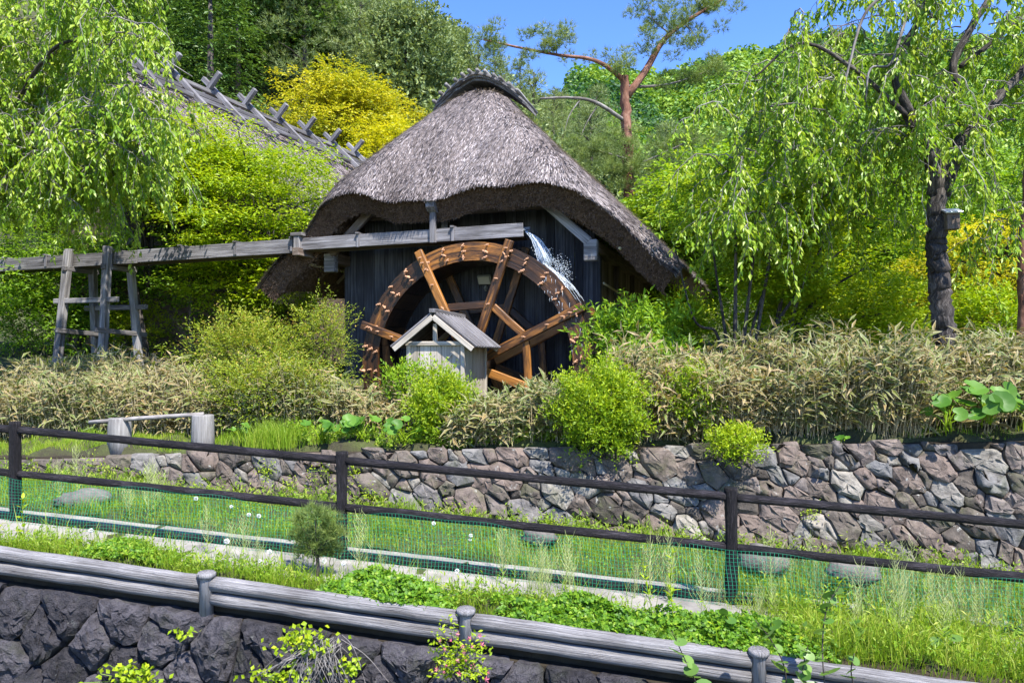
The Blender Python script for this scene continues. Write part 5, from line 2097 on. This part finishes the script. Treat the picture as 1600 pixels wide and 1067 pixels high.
strip_grass(30000, -9, 9, lambda x: yf(x) + .40, lambda x: yw(x) + .02, .20, .0065, .45)
strip_grass(15000, -7, 7, lambda x: yg(x) + .11, lambda x: yf(x) - .60, .15, .0055, .5)
strip_grass(13000, 1.9, 7, lambda x: yg(x) + .11, lambda x: yf(x) + .3, .36, .006, .55, .7)
strip_grass(2600, -7, 1.2, lambda x: yg(x) + .15, lambda x: yf(x) - .45, .42, .005, .4, .5, lambda x, y: .35 + .4 * np.sin(x * 2.9) ** 2)
strip_grass(2200, -9, 7.5, lambda x: yw(x) + .55, lambda x: yw(x) + .85, .14, .007, .45)
strip_grass(9000, -9, -2.4, lambda x: yw(x) + .3, lambda x: yw(x) + 1.3, .14, .007, .5)
strip_grass(9000, -14, 12, lambda x: yw(x) + .5, lambda x: yw(x) + 9, .25, .012, .4)
n = 5200
x = rng.uniform(-7, 7, n)
y = yg(x) + rng.uniform(.0, .24, n)
grassblades(mb, np.stack([x, y, zt(x) + .03], -1), rng.uniform(.05, .20, n), rng.uniform(3.6, 5.9, n), rng.uniform(.2, .9, n), .0055, np.clip(rng.normal(.5, .2, n), 0, 1))
mb.build('grass', M['grass'])['kind'] = 'stuff'
# low broad leaves mixed into the turf
mb = MB()
n = 15000
x = rng.uniform(-8.5, 8.5, n)
far = rng.random(n) < .6
y = np.where(far, yf(x) + .62 + rng.random(n) * 1.4, yg(x) + .11 + rng.random(n) * .55)
y = np.minimum(y, yw(x) + .05)
z = gz(x, y) + rng.uniform(.0, .09, n)
az = rng.uniform(0, 6.28, n)
leaves(mb, np.stack([x, y, z], -1), np.stack([np.cos(az), np.sin(az), rng.uniform(0, .6, n)], -1), ZZ + rng.normal(size=(n, 3)) * .4, rng.uniform(.02, .05, n), rng.uniform(.012, .025, n), np.clip(rng.normal(.5, .22, n), 0, 1), .1)
mb.build('ground_cover', M['clover'])['kind'] = 'stuff'


# taller mixed weeds along the strip
mb = MB()


def weedmix(n, x0, x1, f0, f1, h, L, W, tint):
    x = rng.uniform(x0, x1, n)
    y = f0(x) + (f1(x) - f0(x)) * rng.random(n)
    o = np.stack([x, y, gz(x, y)], -1)
    D = ZZ + rng.normal(size=(n, 3)) * .3
    sprays(mb, o, D, h * rng.uniform(.4, 1.2, n), 9, L, W, 'ball', np.clip(tint + rng.normal(size=n) * .16, 0, 1), .16, .0)


weedmix(900, 2.2, 6.5, lambda x: yg(x) + .12, lambda x: yf(x) + .3, .30, .06, .018, .5)
weedmix(500, -7, 1.0, lambda x: yg(x) + .12, lambda x: yg(x) + .55, .16, .05, .016, .5)
weedmix(900, -8, 8, lambda x: yw(x) - .45, lambda x: yw(x) + .02, .22, .055, .018, .5)
weedmix(500, -3.6, 1.5, lambda x: yw(x) + .35, lambda x: yw(x) + .9, .2, .06, .03, .45)
mb.build('weeds', M['grass'])['kind'] = 'stuff'


# clover mounds spilling over the guard logs
def clover(label, cx, w, dy, depth, n, h, tint=.5):
    x = cx + rng.normal(size=n) * w * .42
    x = np.clip(x, cx - w, cx + w)
    v = rng.random(n)
    e = np.clip(1 - ((x - cx) / (w * 1.05)) ** 2, 0.05, 1) ** .6
    y = yg(x) + dy + v * depth
    top = h * e * np.clip(.35 + 1.5 * v * (1.5 - v), 0, 1) * (.8 + .25 * np.sin(x * 9) * np.sin(y * 8 + 1))
    z = np.where(y > yg(x) + .12, gz(x, np.maximum(y, yg(x) + .12)), gcap(x) - .10) + top * rng.uniform(.35, 1, n)
    mb = MB()
    O = np.stack([x, y, z], -1)
    ph = rng.uniform(0, 6.28, n)
    nr0 = nrm(ZZ * .8 + A([0, -.4, 0]) + rng.normal(size=(n, 3)) * .6)
    for j in range(3):
        a = ph + j * 2.094
        ax = np.stack([np.cos(a), np.sin(a), .15 + 0 * a], -1)
        ax = ax - nr0 * (ax * nr0).sum(1, keepdims=True)
        leaves(mb, O, ax, nr0 + rng.normal(size=(n, 3)) * .1, .034 * rng.uniform(.6, 1.3, n), .030, np.clip(tint + rng.normal(size=n) * .27, 0, 1), .10)
    o = mb.build('clover_mound', M['clover'])
    tag(o, label, 'clover', 'clover mounds on the guard logs')


clv = 0
clover('clover mound spilling over the log beside the small pine', -1.02, .56, -.10, .42, 2300, .22, .42)
clover('long clover mound past the middle guard post', .55, .70, -.06, .34, 2300, .19, .40)
clover('clover mound before the third fence post hanging over the logs', 1.65, .75, -.08, .45, 2700, .24, .40)
clover('small clover patch behind the logs near the first fence post', -3.55, .45, .12, .4, 900, .13, .42)

# stalks with thin seed pods
pt = thing('seed_stalk', 'thin pale weed stalk with slender upright seed pods', 'weed', (0, 0, 0), 'seed stalks along the fence')
mb = MB()
tube(mb, smoothline([A([0, 0, 0]), A([.02, .01, .25]), A([.0, .02, .56])], 8), np.linspace(.004, .0012, 8), 4, .4)
for k in range(46):
    z = .17 + .40 * (k / 46)
    az = k * 2.4
    l = rng.uniform(.05, .09)
    d = A([math.cos(az) * .75, math.sin(az) * .75, .85])
    p = A([.012, .012, z])
    tube(mb, [p, p + d * l * .55, p + d * l * .8 + ZZ * l * .35], [.0011, .0016, .0006], 3, rng.uniform(.3, 1), False)
for k in range(5):
    az = k * 1.9
    p0 = A([.01, .01, .10 + .05 * k])
    e = p0 + A([math.cos(az) * .12, math.sin(az) * .12, .26])
    tube(mb, smoothline([p0, (p0 + e) / 2 + A([math.cos(az) * .03, math.sin(az) * .03, -.02]), e], 6), .0015, 3, .4, False)
    for j in range(14):
        q = p0 + (e - p0) * (.3 + .7 * j / 14)
        b = rng.uniform(0, 6.28)
        d = A([math.cos(b) * .7, math.sin(b) * .7, .9]) * rng.uniform(.03, .06)
        tube(mb, [q, q + d], [.0013, .0006], 3, rng.uniform(.3, 1), False)
mb.build('pods', M['pod'], pt, False, 'stuff')
mb = MB()
o = A([[0, 0, .03 + .012 * k] for k in range(12)])
az = np.arange(12) * 2.4
leaves(mb, o, np.stack([np.cos(az), np.sin(az), .5 + 0 * az], -1), np.stack([0 * az, 0 * az, 1 + 0 * az], -1), .07, .014, .5, .1)
mb.build('leaves', M['grass'], pt)
first = True
spots = [(rng.uniform(-.1, 1.2), rng.uniform(-.9, .5)) for _ in range(10)] + [(rng.uniform(1.2, 2.8), rng.uniform(-.9, .6)) for _ in range(16)] + [(rng.uniform(2.8, 4.8), rng.uniform(-1.0, .8)) for _ in range(30)] + [(rng.uniform(-5.4, -3.2), rng.uniform(.5, 1.2)) for _ in range(7)] + [(rng.uniform(-3.0, -1.0), rng.uniform(-.9, -.3)) for _ in range(7)]
for x, dy in spots:
    y = yf(x) + dy
    s = rng.uniform(.55, 1.15)
    if first:
        pt.location, pt.scale, first = (x, y, float(gz(x, y))), (s, s, s), False
    else:
        dup(pt, (x, y, float(gz(x, y)) - .01), rng.uniform(0, 6.28), s, 'thin pale seed stalk ' + ('in the thick grass toward the far end of the fence' if x > 2.8 else ('in the grass around the third fence post' if x > 1.2 else ('before the fence between second and third posts' if x > -.2 else ('beside the small pine and second fence post' if x > -3.1 else 'behind the net by the long boulder')))))

# dandelion clocks
dm = thing('dandelion', 'white round dandelion clock on a thin stem in the grass', 'flower', (0, 0, 0), 'dandelion clocks in the grass')
mb = MB()
tube(mb, [A([0, 0, 0]), A([.01, 0, .10]), A([.012, 0, .2])], .0018, 4)
mb.build('stem', M['grass'], dm)
mb = MB()
d = rdir(160)
o = np.tile(A([.012, 0, .215]), (160, 1)) + d * .008
s = nrm(np.cross(d, rdir(160))) * .004
mb.add(np.stack([o, o + d * .012 - s, o + d * .012 + s], 1).reshape(-1, 3), np.arange(480).reshape(-1, 3), .5)
mw, t_, bs, _o = newmat('dandelion_white')
bs.inputs['Base Color'].default_value = (.75, .75, .72, 1)
mb.build('seed_head', mw, dm)
first = True
for _ in range(16):
    x = rng.uniform(-4.2, .6)
    y = yf(x) + (rng.uniform(-1.05, -.6) if rng.random() < .6 else rng.uniform(.5, 1.0))
    if first:
        dm.location, first = (x, y, float(gz(x, y))), False
    else:
        dup(dm, (x, y, float(gz(x, y))), rng.uniform(0, 6), rng.uniform(.7, 1.2), 'white round dandelion clock ' + ('in the grass behind the green net' if y > yf(x) else 'beside the concrete strip in front of the fence'))

# small clipped pine before the fence
b = P(497, 915, 6.55)
t = thing('dwarf_pine', 'small young pine with upright needles before the second fence post', 'tree', b)
limb(t, [P(495, 925, 6.55), P(497, 890, 6.55), P(496, 868, 6.55)], .020, .014, 'bark', 8, 10, .05, 'trunk')
tips = [P(x, y, 6.55 + rng.normal() * .08) for x, y in ((470, 815), (480, 805), (492, 800), (505, 808), (518, 815), (524, 832), (512, 836), (498, 830), (484, 835), (466, 838), (474, 858), (490, 862), (508, 860), (522, 858), (500, 848), (478, 845), (515, 848))]
for e in tips:
    limb(t, [P(496, 872, 6.55), (P(496, 862, 6.55) + e) / 2 + rng.normal(size=3) * .01, e - ZZ * .04], .008, .004, 'bark', 5, 8, .03, 'branch')
mb = MB()
needle_pads(mb, tips, .085, 1.1, 4200, .085, .0042, .5, 14, 1.1)
mb.build('crown', M['redpine'], t)


# upright leafy sprigs, vines and the flowering shrub: larger leaves are pieces
V, T, Q = heart(12, .08, .45)
kn = []
for q in range(3):
    mb = MB()
    mb.add(V * A([1.15, .85, 1]), [T, Q], .2 + .3 * q)
    kn.append(mb.mesh('leaf', M['knot'], (0, 0, 0), True))
V2 = A([[0, 0, 0], [.35, -.20, .03], [.35, .20, .03], [.5, 0, 0], [.75, -.16, .0], [.75, .16, .0], [1.1, 0, -.12]])
T2 = A([[0, 1, 3], [0, 3, 2], [1, 4, 3], [3, 5, 2], [4, 6, 3], [3, 6, 5]])
sl = []
for q in range(3):
    mb = MB()
    mb.add(V2, T2, .45 + .22 * q)
    sl.append(mb.mesh('leaf', M['shrub'], (0, 0, 0), True))


def sprig(name, label, pts_, nl, size, me, cat='plant', mat='shrub', r=.004, pitch=.3, group=None, nlev=1):
    p = smoothline(pts_, 14)
    t = thing(name, label, cat, p[0], group)
    mb = MB()
    tube(mb, p, np.linspace(r, r * .5, 14), 5, .5)
    for i in range(nl):
        u = .2 + .8 * i / max(1, nl - 1)
        k = min(int(u * 13), 12)
        az = i * 2.4 + rng.normal() * .3
        s = size * rng.uniform(.65, 1.1) * (1.1 - .45 * u)
        o = p[k] + A([math.cos(az), math.sin(az) * .8, .12]) * s * .45
        if me is kn:
            tube(mb, [p[k], o], r * .35, 4, .5, False)
        place('leaf', me[int(rng.integers(len(me)))], t, o if me is kn else p[k], (rng.normal() * .25 + (.5 if me is kn else 0), -pitch + rng.normal() * .3 - (.0 if me is kn else .4 * u), az), (s, s, s))
    mb.build('stem', M[mat], t, True)
    return t


sprig('leafy_sprig', 'yellow green leafy sprig standing before the first fence post', [P(38, 865, 6.9), P(36, 820, 6.9), P(35, 772, 6.9)], 16, .10, sl)
sprig('leafy_sprig', 'tall light green sprig rising from clover near the third fence post', [P(1052, 965, 5.75), P(1048, 910, 5.8), P(1052, 856, 5.85)], 20, .085, sl)
sprig('leafy_sprig', 'shorter light green sprig left of the tall one', [P(1020, 960, 5.8), P(1012, 920, 5.8), P(1005, 880, 5.85)], 14, .07, sl)
sprig('leafy_sprig', 'yellow tipped sprig before the far fence rail', [P(1310, 980, 5.6), P(1312, 930, 5.7), P(1308, 900, 5.7)], 12, .06, sl)
sprig('leafy_sprig', 'light green sprig among the seed stalks near the path end', [P(1448, 1000, 5.6), P(1446, 950, 5.7), P(1450, 915, 5.7)], 12, .06, sl)
for i, (pts_, nl, s, lab) in enumerate((
        ([P(1290, 1085, 5.0), P(1285, 1010, 5.05), P(1292, 950, 5.1), P(1312, 915, 5.1)], 11, .075, 'tallest knotweed shoot rising past the third guard post'),
        ([P(1230, 1090, 5.1), P(1225, 1040, 5.05), P(1205, 1000, 5.1), P(1180, 968, 5.1)], 8, .07, 'knotweed shoot leaning over the logs'),
        ([P(1100, 1090, 5.3), P(1075, 1040, 5.2), P(1050, 985, 5.25)], 7, .075, 'knotweed shoot with drooping leaves before the clover'),
        ([P(1340, 1090, 5.0), P(1330, 1050, 5.0), P(1335, 1020, 5.0)], 5, .06, 'short knotweed shoot on the log at the corner'),
        ([P(1270, 1090, 5.0), P(1255, 1050, 5.0), P(1262, 1010, 5.0)], 7, .075, 'dark knotweed shoot in front of the third guard post'))):
    sprig('knotweed', lab, pts_, nl, s, kn, 'weed', 'bark', .006, 0.1, 'knotweed shoots')
for i in range(9):
    x0 = (1130, 1165, 1210, 1250, 1300, 1345, 1395, 1440, 1500)[i]
    d = 5.15 + .05 * (i % 3)
    y0 = 1010 + (x0 - 1100) * .12
    sprig('knotweed', 'leafy knotweed shoot ' + ('between the clover and the third guard post', 'just before the third guard post', 'touching the third guard post', 'just past the third guard post', 'over the log past the third guard post', 'in yellow grass behind the log', 'in the grass at the low end of the logs', 'near the corner by the last log', 'last in the corner beyond the logs')[i],
          [P(x0, y0 + 30, d + .35), P(x0 + rng.normal() * 12, y0 - 25, d + .35), P(x0 + rng.normal() * 25, y0 - rng.uniform(55, 100), d + .4)], 8, rng.uniform(.05, .075), kn if i % 3 else sl, 'weed', 'shrub', .004, .1, 'knotweed shoots')
# flowering shrub rooted in the block wall
c = P(715, 1060, 5.42)
t = thing('flowering_shrub', 'small shrub with pink trumpet flowers growing from the dark block wall', 'shrub', c)
st, fl_me = MB(), MB()
ends = []
for k in range(20):
    az = rng.uniform(-2.9, -.2)
    e = P(rng.uniform(672, 785), rng.uniform(960, 1060), 5.42 - rng.uniform(.0, .22))
    p = smoothline([c + rng.normal(size=3) * .02, (c + e) / 2 + ZZ * .04, e], 8)
    tube(st, p, np.linspace(.005, .002, 8), 4)
    ends.append(p)
st.build('stem', M['bark_pale'], t, True, 'stuff')
mb = MB()
O = np.concatenate([p[2:] for p in ends])
O = np.repeat(O, 5, 0) + rng.normal(size=(len(O) * 5, 3)) * .02
ax = rng.normal(size=O.shape) * A([1, .7, .5]) + A([0, -.3, .2])
leaves(mb, O, ax, ZZ + rng.normal(size=O.shape) * .5 + A([0, -.4, 0]), .042 * rng.uniform(.6, 1.2, len(O)), .018, np.clip(rng.normal(.55, .2, len(O)), 0, 1), .12)
mb.build('leaves', M['shrub'], t)
for j in range(5):
    a0 = j * 1.2566
    p0 = A([0, 0, 0])
    a = A([math.cos(a0 - .35), math.sin(a0 - .35), 0]) * .5 + A([0, 0, .75])
    b_ = A([math.cos(a0 + .35), math.sin(a0 + .35), 0]) * .5 + A([0, 0, .75])
    e = A([math.cos(a0), math.sin(a0), 0]) * 1.0 + A([0, 0, .85])
    fl_me.add(A([p0, a, b_, e]), [A([[0, 1, 2]]), A([[1, 3, 2]])], .3 + .12 * j)
flm = fl_me.mesh('flower', M['pink'])
for px, py in ((690, 1000), (697, 1012), (712, 990), (722, 1006), (735, 998), (752, 1008), (700, 1040), (712, 1032), (730, 1030), (741, 1042), (692, 1052), (758, 1062), (765, 1052), (718, 1052), (748, 992), (728, 1018), (684, 1046), (706, 1002), (736, 1012)):
    s = rng.uniform(.018, .028)
    place('flower', flm, t, P(px, py, 5.24 + rng.normal() * .04), (1.2 + rng.normal() * .5, rng.normal() * .6, rng.uniform(0, 6)), (s, s, s))

# dry roots and creepers on the block wall
rt = thing('hanging_creeper', 'creeper with pale dry runners and light green leaves on the dark block wall', 'plant', P(500, 1000, 5.75))
mb = MB()
for k in range(70):
    x0 = rng.uniform(475, 535)
    p0 = P(x0, rng.uniform(990, 1020), 5.62 + rng.normal() * .03)
    e = P(x0 + rng.normal() * 38, rng.uniform(1040, 1090), 5.60 + rng.normal() * .05)
    tube(mb, smoothline([p0, (p0 + e) / 2 + rng.normal(size=3) * .03 + A([0, -.05, .03]), e], 8), .0022, 3, rng.uniform(.6, 1), False)
mb.build('runner', M['bark_pale'], rt, False, 'stuff')
mb = MB()
O = A([P(rng.normal(475, 22), rng.normal(1002, 11), 5.58 + rng.normal() * .05) for _ in range(150)] + [P(rng.normal(545, 10), rng.normal(1040, 10), 5.58) for _ in range(50)] + [P(rng.normal(440, 30), rng.normal(1055, 9), 5.6) for _ in range(110)])
leaves(mb, O, rng.normal(size=O.shape) + A([0, -.2, -.3]), A([0, -.8, .6]) + rng.normal(size=O.shape) * .4, .045, .034, np.clip(rng.normal(.6, .2, len(O)), 0, 1), .1)
mb.build('leaves', M['shrub'], rt)
for lab, px, py, n, sx, sy in (('small light green plant low on the block wall', 205, 1056, 130, 20, 11), ('tiny yellow green weed between the dark blocks', 288, 990, 22, 10, 4), ('small yellow green weed under the first guard post', 260, 990, 1, 2, 2)):
    if n < 5:
        continue
    O = A([P(rng.normal(px, sx), rng.normal(py, sy), 5.92 + rng.normal() * .04) for _ in range(n)])
    w_ = thing('wall_weed', lab, 'plant', O[0])
    mb = MB()
    leaves(mb, O, rng.normal(size=O.shape) + A([0, -.2, 0]), A([0, -.7, .7]) + rng.normal(size=O.shape) * .4, .05, .036, np.clip(rng.normal(.6, .2, n), 0, 1), .1)
    mb.build('leaves', M['shrub'], w_)
    mb = MB()
    for q in O[::3]:
        tube(mb, [q, P(px, py + 6, 6.02)], .0025, 3)
    mb.build('stem', M['grass'], w_)
# yellow green weeds in the joints of the field stone wall
sh_w = [(480, 745), (500, 735), (570, 770), (583, 785), (440, 760), (400, 735), (545, 740), (860, 845), (1130, 862), (1320, 860), (1240, 800), (1345, 865), (700, 795), (95, 725), (870, 870), (1010, 850)]
for i, (px, py) in enumerate(sh_w):
    x = (px - 800) / F * 9.3
    z_ = (HY - py) / F * (9.25 - .135 * x)
    c = w3((x, max(z_, float(zt(x)) + .05))) + A([0, -.10, 0])
    n = int(rng.integers(40, 110))
    w_ = thing('wall_weed', 'tuft of yellow green weed in a stone wall joint ' + ('near the first fence post' if px < 300 else ('left of the second fence post' if px < 525 else ('right of the second fence post' if px < 720 else ('below the round bushes' if px < 1050 else 'past the third fence post')))), 'plant', c, 'weeds in the stone wall')
    O = c + rng.normal(size=(n, 3)) * A([.075, .03, .075])
    mb = MB()
    leaves(mb, O, rng.normal(size=O.shape) + A([0, -.3, 0]), A([0, -.7, .7]) + rng.normal(size=O.shape) * .5, .032, .014, np.clip(rng.normal(.65, .2, n), 0, 1), .1)
    mb.build('leaves', M['shrub'], w_)
    mb = MB()
    for q in O[::6]:
        tube(mb, [c + A([0, .06, -.02]), q], .002, 3)
    mb.build('stem', M['grass'], w_)
